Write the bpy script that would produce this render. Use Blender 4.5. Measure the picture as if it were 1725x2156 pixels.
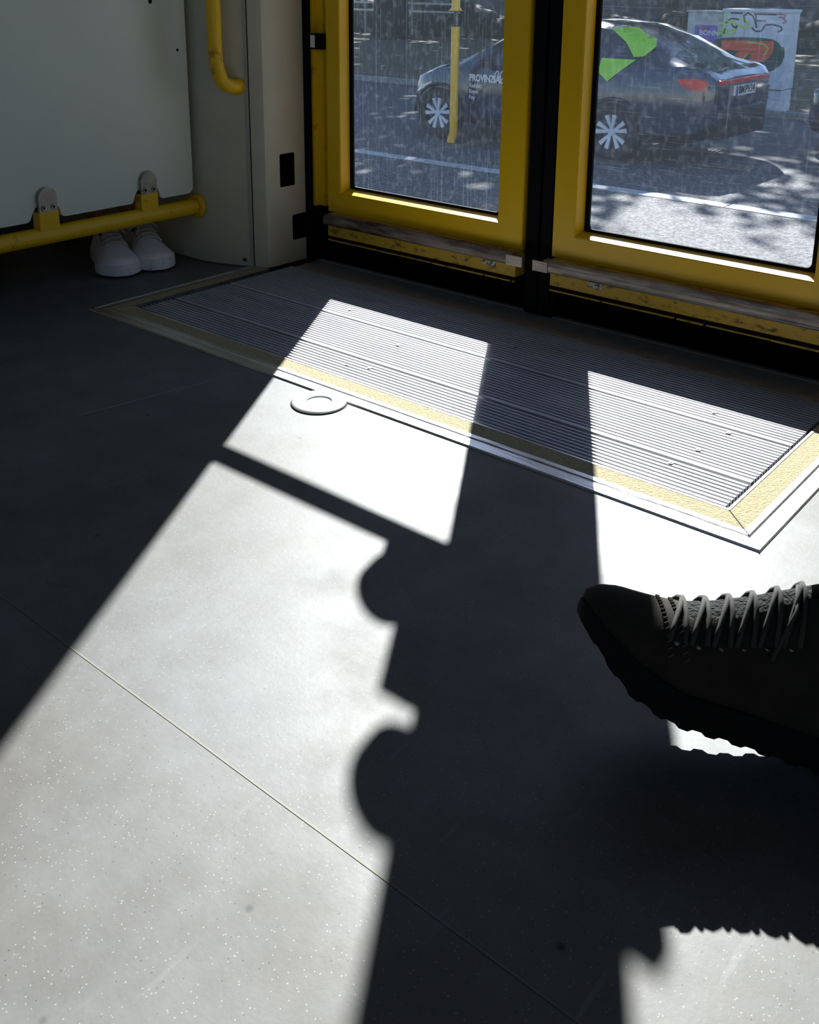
import bpy, bmesh, math, random
from math import sin, cos, pi, radians as R
from mathutils import Vector, Matrix

random.seed(4)
for o in list(bpy.data.objects): bpy.data.objects.remove(o)
SC = bpy.context.scene
COL = SC.collection

# ---------------------------------------------------------------- camera
def cam_setup():
    f, cx, cy = 2130.06, 867.13, 550.34
    r, p, y = 8.679e-3, .26878903, .69452892
    fwd = Vector((-sin(y)*cos(p), cos(y)*cos(p), -sin(p)))
    right = Vector((cos(y), sin(y), 0)); up = right.cross(fwd)
    r2 = cos(r)*right + sin(r)*up; u2 = -sin(r)*right + cos(r)*up
    m = Matrix(((r2.x, u2.x, -fwd.x), (r2.y, u2.y, -fwd.y), (r2.z, u2.z, -fwd.z))).to_4x4()
    m.translation = Vector((0, 0, .68))
    cd = bpy.data.cameras.new('camera'); co = bpy.data.objects.new('camera', cd); COL.objects.link(co)
    cd.sensor_fit = 'HORIZONTAL'; cd.sensor_width = 36; cd.lens = f/1725*36
    cd.shift_x = (862.5-cx)/1725; cd.shift_y = (cy-1078)/1725
    cd.clip_start = .02; cd.clip_end = 500
    co.matrix_world = m
    SC.camera = co
cam_setup()

# ---------------------------------------------------------------- light
SUN_DIR = Vector((.203, -.327, -.282)).normalized()      # the way the sunlight travels
SUN_E = 18.5
SKY_E = .20
sd = bpy.data.lights.new('sun', 'SUN'); sd.energy = SUN_E; sd.angle = .0105; sd.color = (1, .965, .9)
so = bpy.data.objects.new('sun', sd); COL.objects.link(so)
so.rotation_euler = SUN_DIR.to_track_quat('-Z', 'Y').to_euler(); so.location = (-6, 9, 9)
W = bpy.data.worlds.new('sky'); SC.world = W; W.use_nodes = True
nt = W.node_tree; nt.nodes.clear()
sky = nt.nodes.new('ShaderNodeTexSky'); sky.sky_type = 'NISHITA'; sky.sun_disc = False; sky.dust_density = .3; sky.ozone_density = 3
sky.sun_elevation = math.asin(-SUN_DIR.z); sky.sun_rotation = math.atan2(-SUN_DIR.x, -SUN_DIR.y)
bg = nt.nodes.new('ShaderNodeBackground'); bg.inputs['Strength'].default_value = SKY_E
wo = nt.nodes.new('ShaderNodeOutputWorld')
nt.links.new(sky.outputs[0], bg.inputs[0]); nt.links.new(bg.outputs[0], wo.inputs[0])
vs = SC.view_settings
vs.view_transform = 'Standard'; vs.look = 'None'; vs.gamma = 1; vs.use_curve_mapping = False; vs.exposure = 0

# ---------------------------------------------------------------- helpers
def link(o, parent=None):
    COL.objects.link(o)
    if parent is not None: o.parent = parent
    return o
def tag(o, label=None, cat=None, group=None, kind=None):
    if label: o['label'] = label
    if cat: o['category'] = cat
    if group: o['group'] = group
    if kind: o['kind'] = kind
    return o
def empty(name, loc=(0, 0, 0), parent=None):
    o = bpy.data.objects.new(name, None); o.empty_display_size = .1; link(o, parent); o.location = loc; return o
def part(name, bm, mats, parent=None, smooth=False, loc=None, angle=None):
    """bmesh given in world coordinates -> one mesh object"""
    me = bpy.data.meshes.new(name)
    bmesh.ops.recalc_face_normals(bm, faces=bm.faces[:])
    if loc is None and parent is None and len(bm.verts):
        xs = [v.co.x for v in bm.verts]; ys = [v.co.y for v in bm.verts]; zs = [v.co.z for v in bm.verts]
        loc = ((min(xs)+max(xs))/2, (min(ys)+max(ys))/2, min(zs))
    if parent is not None:
        off = Vector((0, 0, 0)); q = parent
        while q is not None: off += q.location; q = q.parent
        bm.transform(Matrix.Translation(-off)); 
    elif loc is not None:
        bm.transform(Matrix.Translation(-Vector(loc)))
    if smooth:
        for f in bm.faces: f.smooth = True
        if angle:
            for e in bm.edges:
                if len(e.link_faces) == 2 and e.calc_face_angle(0) > R(angle): e.smooth = False
    bm.to_mesh(me); bm.free()
    for m in (mats if isinstance(mats, (list, tuple)) else [mats]): me.materials.append(m)
    o = bpy.data.objects.new(name, me); link(o, parent)
    if parent is None and loc is not None: o.location = loc
    return o
def NB(): return bmesh.new()
def box(bm, x0, x1, y0, y1, z0, z1, bev=0, mi=0, M=None):
    t = bmesh.new()
    bmesh.ops.create_cube(t, size=1)
    for v in t.verts: v.co = Vector(((x0+x1)/2+v.co.x*(x1-x0), (y0+y1)/2+v.co.y*(y1-y0), (z0+z1)/2+v.co.z*(z1-z0)))
    if bev: bmesh.ops.bevel(t, geom=t.edges[:]+t.verts[:], offset=bev, segments=2, profile=.6, affect='EDGES')
    for f in t.faces: f.material_index = mi
    if M is not None: t.transform(M)
    merge(bm, t)
def merge(bm, t):
    m = bpy.data.meshes.new('t'); t.to_mesh(m); t.free(); bm.from_mesh(m); bpy.data.meshes.remove(m)
def prism(bm, pts, z0, z1, bev=0, mi=0, M=None):
    """pts xy polygon extruded in z; M maps to world"""
    t = bmesh.new()
    lo = [t.verts.new((p[0], p[1], z0)) for p in pts]; hi = [t.verts.new((p[0], p[1], z1)) for p in pts]
    n = len(pts)
    t.faces.new(lo[::-1]); t.faces.new(hi)
    for i in range(n): t.faces.new((lo[i], lo[(i+1) % n], hi[(i+1) % n], hi[i]))
    if bev: bmesh.ops.bevel(t, geom=t.edges[:], offset=bev, segments=2, affect='EDGES')
    for f in t.faces: f.material_index = mi
    if M is not None: t.transform(M)
    merge(bm, t)
def frames(pts):
    pts = [Vector(p) for p in pts]; T = []
    for i in range(len(pts)):
        a = pts[max(i-1, 0)]; b = pts[min(i+1, len(pts)-1)]; T.append((b-a).normalized())
    up = Vector((0, 0, 1)) if abs(T[0].z) < .9 else Vector((1, 0, 0))
    N = [(up - T[0]*up.dot(T[0])).normalized()]
    for i in range(1, len(pts)):
        v = N[-1] - T[i]*N[-1].dot(T[i]); N.append(v.normalized())
    return pts, T, N
def tube(bm, pts, rad, n=12, mi=0, cap=True, sx=1.0):
    pts, T, N = frames(pts)
    rings = []
    for i, p in enumerate(pts):
        r = rad[i] if isinstance(rad, (list, tuple)) else rad
        B = T[i].cross(N[i])
        rings.append([bm.verts.new(p + N[i]*cos(2*pi*k/n)*r*sx + B*sin(2*pi*k/n)*r) for k in range(n)])
    for a, b in zip(rings, rings[1:]):
        for k in range(n):
            f = bm.faces.new((a[k], a[(k+1) % n], b[(k+1) % n], b[k])); f.material_index = mi
    if cap:
        for r_ in (rings[0][::-1], rings[-1]):
            f = bm.faces.new(r_); f.material_index = mi
def arc(c, a, b, r, t0, t1, n=8):
    c, a, b = Vector(c), Vector(a), Vector(b)
    return [c + a*r*cos(t0+(t1-t0)*i/n) + b*r*sin(t0+(t1-t0)*i/n) for i in range(n+1)]
def disc(bm, c, nrm, r, th, n=24, mi=0, bev=0):
    nrm = Vector(nrm).normalized()
    t = bmesh.new()
    bmesh.ops.create_cone(t, cap_ends=True, segments=n, radius1=r, radius2=r-bev, depth=th)
    for f in t.faces: f.material_index = mi
    t.transform(Matrix.Translation(Vector(c)) @ nrm.to_track_quat('Z', 'Y').to_matrix().to_4x4())
    merge(bm, t)
def rrect(x0, x1, z0, z1, r, n=5):
    P = []
    for cx, cz, a in ((x1-r, z1-r, 0), (x0+r, z1-r, pi/2), (x0+r, z0+r, pi), (x1-r, z0+r, 3*pi/2)):
        for i in range(n+1): P.append((cx+r*cos(a+pi/2*i/n), cz+r*sin(a+pi/2*i/n)))
    return P
XZ = Matrix(((1, 0, 0, 0), (0, 0, 1, 0), (0, 1, 0, 0), (0, 0, 0, 1)))       # (x,y,z)->(x,z,y)
YZ = Matrix(((0, 0, 1, 0), (1, 0, 0, 0), (0, 1, 0, 0), (0, 0, 0, 1)))       # poly (y,z), extrude x

# ---------------------------------------------------------------- materials
MATS = {}
def mat(name, col, rough=.6, metal=0, spec=.5, noise=0, nscale=8, col2=None, bump=0, bscale=60, stretch=(1, 1, 1), coat=0, nlo=.35, nhi=.7):
    m = bpy.data.materials.new(name); m.use_nodes = True; nt = m.node_tree
    b = nt.nodes['Principled BSDF']
    b.inputs['Base Color'].default_value = (*col, 1); b.inputs['Roughness'].default_value = rough
    b.inputs['Metallic'].default_value = metal; b.inputs['Specular IOR Level'].default_value = spec
    b.inputs['Coat Weight'].default_value = coat
    if col2 or bump:
        tc = nt.nodes.new('ShaderNodeNewGeometry'); mp = nt.nodes.new('ShaderNodeMapping'); mp.inputs['Scale'].default_value = stretch
        nt.links.new(tc.outputs['Position'], mp.inputs[0])
    if col2:
        nz = nt.nodes.new('ShaderNodeTexNoise'); nz.inputs['Scale'].default_value = nscale; nz.inputs['Detail'].default_value = 8; nz.inputs['Roughness'].default_value = .65
        nt.links.new(mp.outputs[0], nz.inputs[0])
        cr = nt.nodes.new('ShaderNodeValToRGB'); cr.color_ramp.elements[0].position = nlo; cr.color_ramp.elements[1].position = nhi
        cr.color_ramp.elements[0].color = (*col2, 1); cr.color_ramp.elements[1].color = (*col, 1)
        nt.links.new(nz.outputs[0], cr.inputs[0]); nt.links.new(cr.outputs[0], b.inputs['Base Color'])
    if bump:
        n2 = nt.nodes.new('ShaderNodeTexNoise'); n2.inputs['Scale'].default_value = bscale; n2.inputs['Detail'].default_value = 5
        nt.links.new(mp.outputs[0], n2.inputs[0])
        bp = nt.nodes.new('ShaderNodeBump'); bp.inputs['Strength'].default_value = bump; bp.inputs['Distance'].default_value = .01
        nt.links.new(n2.outputs[0], bp.inputs['Height']); nt.links.new(bp.outputs[0], b.inputs['Normal'])
    MATS[name] = m
    return m

def floor_mat():
    m = bpy.data.materials.new('speckled_vinyl'); m.use_nodes = True; nt = m.node_tree; L = nt.links.new
    b = nt.nodes['Principled BSDF']; b.inputs['Specular IOR Level'].default_value = .24
    g = nt.nodes.new('ShaderNodeNewGeometry')
    def noise(s, d=6, r=.6):
        n = nt.nodes.new('ShaderNodeTexNoise'); n.inputs['Scale'].default_value = s; n.inputs['Detail'].default_value = d; n.inputs['Roughness'].default_value = r
        L(g.outputs['Position'], n.inputs[0]); return n
    def ramp(src, p0, p1, c0, c1):
        r = nt.nodes.new('ShaderNodeValToRGB'); r.color_ramp.elements[0].position = p0; r.color_ramp.elements[1].position = p1
        r.color_ramp.elements[0].color = (*c0, 1); r.color_ramp.elements[1].color = (*c1, 1); L(src, r.inputs[0]); return r
    def mix(f, a, c, mode='MIX'):
        x = nt.nodes.new('ShaderNodeMixRGB'); x.blend_type = mode
        if isinstance(f, float): x.inputs[0].default_value = f
        else: L(f, x.inputs[0])
        for i, s in ((1, a), (2, c)):
            if isinstance(s, tuple): x.inputs[i].default_value = (*s, 1)
            else: L(s, x.inputs[i])
        return x
    base = ramp(noise(3.2, 9, .6).outputs[0], .38, .64, (.122, .115, .105), (.158, .160, .159))
    cloud = ramp(noise(14, 8, .7).outputs[0], .35, .7, (.82, .8, .78), (1.08, 1.08, 1.08))
    c = mix(1.0, base.outputs[0], cloud.outputs[0], 'MULTIPLY')
    # scuffs: stretched noise
    mp = nt.nodes.new('ShaderNodeMapping'); mp.inputs['Rotation'].default_value = (0, 0, .6); mp.inputs['Scale'].default_value = (60, 7, 1); L(g.outputs['Position'], mp.inputs[0])
    sn = nt.nodes.new('ShaderNodeTexNoise'); sn.inputs['Scale'].default_value = 1; sn.inputs['Detail'].default_value = 6; L(mp.outputs[0], sn.inputs[0])
    sc = ramp(sn.outputs[0], .65, .78, (0, 0, 0), (1, 1, 1))
    c = mix(sc.outputs[0], c.outputs[0], (.165, .163, .158))
    # pale and dark flecks
    for scale, thr, colr in ((260, .13, (.27, .265, .24)), (190, .10, (.25, .25, .24)), (170, .09, (.055, .055, .057)), (15, .03, (.03, .03, .03))):
        v = nt.nodes.new('ShaderNodeTexVoronoi'); v.inputs['Scale'].default_value = scale; L(g.outputs['Position'], v.inputs[0])
        wn = nt.nodes.new('ShaderNodeTexWhiteNoise'); L(v.outputs['Color'], wn.inputs[0])
        a = ramp(v.outputs['Distance'], thr, thr+.05, (1, 1, 1), (0, 0, 0))
        k = ramp(wn.outputs[0], .66, .68, (0, 0, 0), (1, 1, 1))
        q = mix(1.0, a.outputs[0], k.outputs[0], 'MULTIPLY')
        c = mix(q.outputs[0], c.outputs[0], colr)
    L(c.outputs[0], b.inputs['Base Color'])
    rr = ramp(noise(9, 7).outputs[0], .3, .7, (.42, .42, .42), (.58, .58, .58)); L(rr.outputs[0], b.inputs['Roughness'])
    bp = nt.nodes.new('ShaderNodeBump'); bp.inputs['Strength'].default_value = .06; bp.inputs['Distance'].default_value = .002
    L(noise(130, 4).outputs[0], bp.inputs['Height']); L(bp.outputs[0], b.inputs['Normal'])
    return m

def glass_mat(name, streak, base):
    m = bpy.data.materials.new(name); m.use_nodes = True; nt = m.node_tree; L = nt.links.new
    nt.nodes.clear()
    out = nt.nodes.new('ShaderNodeOutputMaterial')
    tr = nt.nodes.new('ShaderNodeBsdfTransparent'); tr.inputs[0].default_value = (.80, .86, .92, 1)
    tl = nt.nodes.new('ShaderNodeBsdfTranslucent'); tl.inputs[0].default_value = (.62, .76, 1, 1)
    gl = nt.nodes.new('ShaderNodeBsdfGlossy'); gl.inputs['Roughness'].default_value = .02
    g = nt.nodes.new('ShaderNodeNewGeometry')
    tot = None
    def add(a, b2):
        x = nt.nodes.new('ShaderNodeMath'); x.operation = 'ADD'; x.use_clamp = True
        L(a, x.inputs[0])
        if isinstance(b2, float): x.inputs[1].default_value = b2
        else: L(b2, x.inputs[1])
        return x.outputs[0]
    for (sx, sz, lo, hi, k, det) in streak:
        mp = nt.nodes.new('ShaderNodeMapping'); mp.inputs['Scale'].default_value = (sx, 1, sz); L(g.outputs['Position'], mp.inputs[0])
        n = nt.nodes.new('ShaderNodeTexNoise'); n.inputs['Scale'].default_value = 1; n.inputs['Detail'].default_value = det; L(mp.outputs[0], n.inputs[0])
        r = nt.nodes.new('ShaderNodeMapRange'); r.inputs[1].default_value = lo; r.inputs[2].default_value = hi; r.inputs[3].default_value = 0; r.inputs[4].default_value = k
        L(n.outputs[0], r.inputs[0])
        tot = r.outputs[0] if tot is None else add(tot, r.outputs[0])
    tot = add(tot, base)
    m1 = nt.nodes.new('ShaderNodeMixShader'); L(tot, m1.inputs[0]); L(tr.outputs[0], m1.inputs[1]); L(tl.outputs[0], m1.inputs[2])
    fr = nt.nodes.new('ShaderNodeFresnel'); fr.inputs[0].default_value = 1.5
    m2 = nt.nodes.new('ShaderNodeMixShader'); L(fr.outputs[0], m2.inputs[0]); L(m1.outputs[0], m2.inputs[1]); L(gl.outputs[0], m2.inputs[2])
    L(m2.outputs[0], out.inputs[0])
    return m

M_floor = floor_mat()
M_yel = mat('yellow_paint', (.88, .52, .0), .38, col2=(.80, .46, .0), nscale=5, bump=.03, bscale=200)
M_yelw = mat('worn_yellow_paint', (.84, .49, .0), .45, col2=(.40, .20, .01), nscale=30, nlo=.28, nhi=.42, bump=.1, bscale=80)
M_yeldirty = mat('grimy_yellow_paint', (.55, .34, .02), .55, col2=(.05, .03, .01), nscale=70, nlo=.33, nhi=.47, bump=.3, bscale=120, stretch=(.5, 1, 1))
M_black = mat('black_rubber', (.006, .006, .007), .75, spec=.08)
M_void = mat('void_black', (.003, .003, .003), .9, spec=0)  # near-black put where holes and recesses lie in shade; also plain black parts
M_alu = mat('brushed_aluminium', (.80, .80, .82), .34, 1.0, col2=(.55, .55, .57), nscale=30, stretch=(.15, 1, 1), bump=.15, bscale=150)
M_tread = mat('ribbed_aluminium', (.54, .53, .55), .5, .25, col2=(.42, .415, .43), nscale=20, stretch=(.2, 1, 1), bump=.15, bscale=120)
M_gap = mat('dark_gap', (.012, .009, .010), .9)  # near-black base colour for grooves, joints and seals
M_strip = mat('anti_slip_yellow_grit', (.46, .38, .21), .8, col2=(.29, .235, .11), nscale=220, bump=.5, bscale=320)
M_panel = mat('light_grey_laminate', (.74, .77, .66), .38, col2=(.69, .72, .61), nscale=3, bump=.02, bscale=150)
M_wall = mat('cream_grey_fibreglass', (.46, .425, .35), .5, col2=(.42, .385, .315), nscale=12, bump=.03, bscale=90)
M_wallD = mat('grubby_cream_fibreglass', (.62, .57, .42), .5, col2=(.56, .51, .37), nscale=10, bump=.03, bscale=90)
M_ceil = mat('ceiling_grey', (.12, .115, .11), .6)
M_seat = mat('dark_blue_upholstery', (.03, .035, .07), .9)
M_steel = mat('dull_steel', (.45, .43, .40), .4, .9, col2=(.30, .28, .26), nscale=40)
M_rail = mat('dirty_aluminium', (.46, .40, .33), .5, .55, col2=(.10, .07, .05), nscale=16, nlo=.33, nhi=.55, stretch=(.35, 1, 2), bump=.2, bscale=90)
M_rust = mat('rusty_aluminium', (.34, .28, .22), .6, .45, col2=(.05, .02, .015), nscale=14, nlo=.42, nhi=.6, stretch=(.3, 1, 2), bump=.2, bscale=90)
M_white = mat('white_label', (.75, .75, .70), .6)
M_disc = mat('polished_steel', (.92, .91, .90), .38, .8)

# ================================================================ TRAM SHELL
DY = 1.737          # inner face of the door leaves
GY = 1.768          # glass
XL, XR = -1.796, -.404   # door opening
BACK = -.95         # opposite side wall
X0, X1 = -5.2, 4.0
# floor: one sheet with the door recess cut out (four joined boxes)
bm = NB()
box(bm, X0, X1, BACK, 1.138, -.05, 0); box(bm, X0, -1.846, 1.138, 1.82, -.05, 0); box(bm, -.380, X1, 1.138, 1.82, -.05, 0)
tag(part('floor', bm, M_floor), kind='structure')
bm = NB(); box(bm, X0, X1, .4782, .4802, .0, .0004)
tag(part('trim_1', bm, mat('cream_weld_seam', (.150, .140, .098), .6)), kind='structure')
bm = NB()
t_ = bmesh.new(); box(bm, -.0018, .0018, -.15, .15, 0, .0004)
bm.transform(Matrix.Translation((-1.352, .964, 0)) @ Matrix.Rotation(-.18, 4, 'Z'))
tag(part('floor_glint', bm, mat('pale_floor_glint', (.20, .20, .19), .45)), kind='structure')  # pale strip painting a glint of light on the dark floor
# ceiling
bm = NB(); box(bm, X0, X1, BACK-.06, 1.9, 2.2, 2.26)
tag(part('ceiling', bm, M_ceil), kind='structure')
# door-side wall with window openings left and right of the door
def wall_win(name, y0, y1, xa, xb, wins, zt=2.2):
    bm = NB()
    zs = (.95, 1.75)
    box(bm, xa, xb, y0, y1, -1.0, zs[0]); box(bm, xa, xb, y0, y1, zs[1], zt)
    x = xa
    for a, b in wins:
        if a > x: box(bm, x, a, y0, y1, zs[0], zs[1])
        x = b
    if x < xb: box(bm, x, xb, y0, y1, zs[0], zs[1])
    return tag(part(name, bm, M_wall), kind='structure')
wall_win('wall_door_side_front', 1.78, 1.84, X0, XL-.02, [(-4.9, -3.15)])
wall_win('wall_door_side_rear', 1.78, 1.84, XR+.02, X1, [(-.15, 1.7), (1.9, 3.7)])  # unseen openings, widened so more sunlight bounces inside
wall_win('wall_opposite', BACK-.06, BACK, X0, X1, [(-1.3, .3), (1.6, 3.6)])  # unseen openings, the first added so more sunlight comes inside
bm = NB(); box(bm, X0-.05, X0, BACK-.06, 1.84, -.05, 2.2); tag(part('wall_far_end', bm, M_wall), kind='structure')
bm = NB(); box(bm, X1, X1+.05, BACK-.06, 1.84, -.05, 2.2); tag(part('wall_near_end', bm, M_wall), kind='structure')
# header above the doors
bm = NB(); box(bm, XL-.02, XR+.02, 1.70, 1.84, 1.98, 2.2); tag(part('trim_3', bm, M_wall), kind='structure')
# pillars either side of the door: inner lining, chamfer, return face
def lining(name, mirror):
    c = (XL+XR)/2
    def mx(x): return 2*c-x if mirror else x
    prof = [(-3.2, 1.55), (-1.99, 1.548), (-1.952, 1.552), (-1.925, 1.560), (-1.905, 1.567), (-1.812, 1.604), (-1.801, 1.612), (-1.797, 1.625), (-1.796, 1.64), (-1.796, 1.743), (-1.80, 1.78), (-3.2, 1.78)]
    bm = NB()
    # the return face has two cut-outs: built as stacked bands
    P = [(mx(a), b) for a, b in prof]
    prism(bm, P, 0.002, 2.2)
    o = part(name, bm, [M_wallD], smooth=True, angle=25)
    tag(o, kind='structure')
    return o
WL = lining('wall_left', False)
lining('wall_right', True)
# cover strip and joint on the chamfer
bm = NB(); a = Vector((-1.905, 1.567, 0)); b = Vector((-1.812, 1.604, 0)); t = (b-a).normalized(); n = Vector((t.y, -t.x, 0))
def PF(s, off, z): p = a + (b-a)*s + n*off; return Vector((p.x, p.y, z))
def slab(bm, s0, s1, o0, o1, z0, z1, mi=0):
    vs_ = [bm.verts.new(PF(s, o, z)) for z in (z0, z1) for s, o in ((s0, o0), (s1, o0), (s1, o1), (s0, o1))]
    for q in ((0, 1, 2, 3), (7, 6, 5, 4), (0, 4, 5, 1), (1, 5, 6, 2), (2, 6, 7, 3), (3, 7, 4, 0)):
        f = bm.faces.new([vs_[i] for i in q]); f.material_index = mi
slab(bm, .70, .765, -.002, .0035, .004, 2.19); slab(bm, .775, .79, -.002, .0012, .004, 2.19, 1)
part('joint_strip', bm, [M_wall, M_void], WL)
bm = NB()
disc(bm, PF(.52, .001, .018), n, .0065, .005, 16, 0, .002); disc(bm, PF(.52, .0035, .018), n, .003, .002, 6, 1)
part('lining_screw', bm, [M_steel, M_void], WL, smooth=True, angle=30)
# cut-outs on return face (flat black plates, the recess shade put into the colour)
def onX(bm, x, y0, y1, z0, z1, r=.004, mi=0, th=.002):
    prism(bm, rrect(y0, y1, z0, z1, r), x-.004, x+th, mi=mi, M=YZ)
bm = NB(); onX(bm, -1.796, 1.654, 1.702, .197, .278, mi=0, th=.0008); part('recess_shade_plate', bm, M_void, WL)
bm = NB(); onX(bm, -1.796, 1.692, 1.745, .058, .122, mi=0, th=.0012); part('guide_slot_shade_plate', bm, M_void, WL)
# black jamb and yellow jamb profile left of the leaf
bm = NB()
box(bm, -1.796, -1.775, 1.738, 1.80, -.05, 1.98); box(bm, XR-.02, XR, 1.738, 1.80, -.05, 1.98)
tag(part('trim_4', bm, M_black), kind='structure')
def jamb(x0, sgn, name):
    bm = NB()
    X = lambda v: x0 + sgn*v
    prof = [(0, 1.745), (.010, 1.742), (.012, 1.756), (.028, 1.758), (.030, 1.753), (.033, 1.753), (.034, 1.760), (.058, 1.762), (.058, 1.79), (0, 1.79)]
    prism(bm, [(X(a), b) for a, b in prof], .142, 1.98)
    o = part(name, bm, M_yelw); tag(o, kind='structure'); return o
J = jamb(-1.775, 1, 'trim_5'); jamb(-.425, -1, 'trim_6')
bm = NB(); box(bm, -1.772, -1.722, 1.728, 1.757, .526, .562, .002); hb = part('hinge_block', bm, M_black, J)
bm = NB(); box(bm, -1.757, -1.7435, 1.7262, 1.7285, .530, .559, .0006); part('reflector', bm, M_white, hb)

# ================================================================ DOOR LEAVES
M_glassL = glass_mat('scratched_glass_vertical', [(900, 14, .60, .85, .055, 3), (240, 2.5, .60, .78, .035, 4), (60, 900, .74, .82, .15, 2), (700, 700, .70, .80, .10, 2), (90, 60, .5, .8, .02, 6)], .010)
M_glassR = glass_mat('scratched_glass_horizontal', [(14, 900, .60, .85, .055, 3), (300, 3, .64, .8, .03, 4), (900, 40, .74, .82, .08, 2), (700, 700, .70, .80, .10, 2), (90, 60, .5, .8, .02, 6)], .013)
def door_leaf(name, x0, x1, gx0, gx1, glass, mirror, lab):
    """x0..x1 leaf, gx0..gx1 clear glass; z bottom .137"""
    zb, zt = .137, 1.96
    gz0, gz1 = .199, 1.80
    root = empty(name, ((x0+x1)/2, DY, zb)); tag(root, kind='structure'); root['label'] = lab
    # frame: face ring with bevelled reveal
    oi = (gx0+.018, gx1-.018) if False else None
    ix0, ix1, iz0, iz1 = gx0-.012, gx1+.012, gz0-.013, gz1+.012       # opening edge at the face plane
    jx0, jx1, jz0, jz1 = gx0-.006, gx1+.006, gz0-.004, gz1+.006       # opening edge at the glass plane
    rings = []
    bm = NB()
    for (a, b, c, d, y) in ((x0, x1, zb, zt, DY+.045), (x0, x1, zb, zt, DY), (ix0, ix1, iz0, iz1, DY), (jx0, jx1, jz0, jz1, GY-.002)):
        rings.append([bm.verts.new(p) for p in ((a, y, c), (b, y, c), (b, y, d), (a, y, d))])
    rings.append([bm.verts.new(p) for p in ((jx0, GY+.012, jz0), (jx1, GY+.012, jz0), (jx1, GY+.012, jz1), (jx0, GY+.012, jz1))])
    rings.append([bm.verts.new(p) for p in ((x0, DY+.045, zb), (x1, DY+.045, zb), (x1, DY+.045, zt), (x0, DY+.045, zt))])
    for p, q in zip(rings, rings[1:]):
        for k in range(4): bm.faces.new((p[k], p[(k+1) % 4], q[(k+1) % 4], q[k]))
    bmesh.ops.remove_doubles(bm, verts=bm.verts, dist=1e-5)
    sel = [e for e in bm.edges if all(abs(v.co.y-DY) < 1e-4 for v in e.verts)]
    bmesh.ops.bevel(bm, geom=sel, offset=.0015, segments=2, affect='EDGES')
    part('leaf_frame', bm, M_yel, root)
    # gasket ring
    bm = NB()
    outer = rrect(jx0, jx1, jz0, jz1, .004); inner = rrect(gx0+.004, gx1-.004, gz0+.002, gz1-.004, .010)
    n_ = len(outer)
    for y in (GY-.0035, GY+.003):
        o_ = [bm.verts.new((p[0], y, p[1])) for p in outer]; i_ = [bm.verts.new((p[0], y, p[1])) for p in inner]
        for k in range(n_): bm.faces.new((o_[k], o_[(k+1) % n_], i_[(k+1) % n_], i_[k]))
    bm.verts.ensure_lookup_table()
    for k in range(n_):
        k2 = (k+1) % n_
        bm.faces.new((bm.verts[n_+k], bm.verts[n_+k2], bm.verts[3*n_+k2], bm.verts[3*n_+k]))
    part('window_gasket', bm, M_black, root)
    bm = NB()
    v_ = [bm.verts.new(p) for p in ((jx0, GY, jz0), (jx1, GY, jz0), (jx1, GY, jz1), (jx0, GY, jz1))]; bm.faces.new(v_)
    part('glass_pane', bm, glass, root)
    # bottom guide rail (curved aluminium cover), its end tab, lower yellow skirt and lip
    rx0, rx1 = (x0+.02, x1-.002) if not mirror else (x0+.002, x1-.02)
    bm = NB()
    prof = [(1.722, .1365), (1.706, .1365), (1.701, .133), (1.699, .126), (1.699, .116), (1.703, .112), (1.722, .112)]
    prism(bm, prof, rx0, rx1, M=YZ)
    g = part('guide_rail', bm, M_rail if mirror else M_rust, root)
    bm = NB()
    if not mirror: box(bm, x1-.012, x1+.028, 1.6965, 1.702, .112, .134, .0008)
    else: box(bm, x0-.020, x0+.016, 1.6965, 1.702, .112, .134, .0008)
    part('end_tab', bm, M_rail, g)
    if mirror:
        bm = NB(); tube(bm, [(x0+.05, 1.6985, .117), (x1-.02, 1.6985, .117)], .0016, 8); part('bead', bm, M_alu, g)
    bm = NB()
    sx0, sx1 = (x0+.02, x1) if not mirror else (x0+.012, x1-.02)
    box(bm, sx0, sx1, 1.722, 1.757, .082, .137)
    box(bm, sx0, sx1, 1.716, 1.722, .082, .108, .001)
    part('lower_skirt', bm, M_yeldirty, root)
    bm = NB()
    xx = sx0
    rnd = random.Random(5 if mirror else 3)
    while xx < sx1-.004:
        l = rnd.uniform(.05, .16); box(bm, xx, min(xx+l, sx1-.002), 1.7145, 1.72, .0705+rnd.uniform(-.0007, .0007), .0735, .0004); xx += l + rnd.uniform(.0, .006)
    part('lip', bm, M_yeldirty, root)
    bm = NB(); box(bm, sx0, sx1, 1.722, 1.745, .072, .082); part('lip_seal', bm, M_black, root)
    # small worn sticker
    bm = NB()
    sx = x1-.085 if not mirror else x0+.10
    box(bm, sx, sx+.035, 1.7150, 1.7162, .096, .107, .0004); part('sticker', bm, mat('worn_sticker', (.55, .52, .46), .7, col2=(.08, .07, .05), nscale=150, nlo=.42, nhi=.55), root)
    # crossbar over the glass; unseen boxes and pads shaped to cast the fitting shadows
    bm = NB(); tube(bm, [(x0+.03, 1.715, .722), (x1-.03, 1.715, .722)], .0165, 16)
    cb = part('crossbar', bm, M_yel, root, smooth=True, angle=40)
    s = -1 if not mirror else 1
    e = gx1 if not mirror else gx0        # glass edge next to the meeting stile
    bm = NB()
    def bx(a, b, c, d): box(bm, min(e+s*a, e+s*b), max(e+s*a, e+s*b), 1.708, 1.733, c, d, .004)
    bx(-.03, .062, .715, .83); bx(-.03, .018, .80, .925)
    if mirror: bx(.0, .097, .70, .90); bx(-.01, .066, .90, 1.008)
    part('shadow_caster_box', bm, M_yel, root, smooth=True, angle=30)
    bm = NB(); disc(bm, (e+s*.036, 1.712, .803), (0, -1, 0), .047, .02, 32, 0, .004); part('shadow_caster_pad', bm, M_black, root, smooth=True, angle=30)
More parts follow.
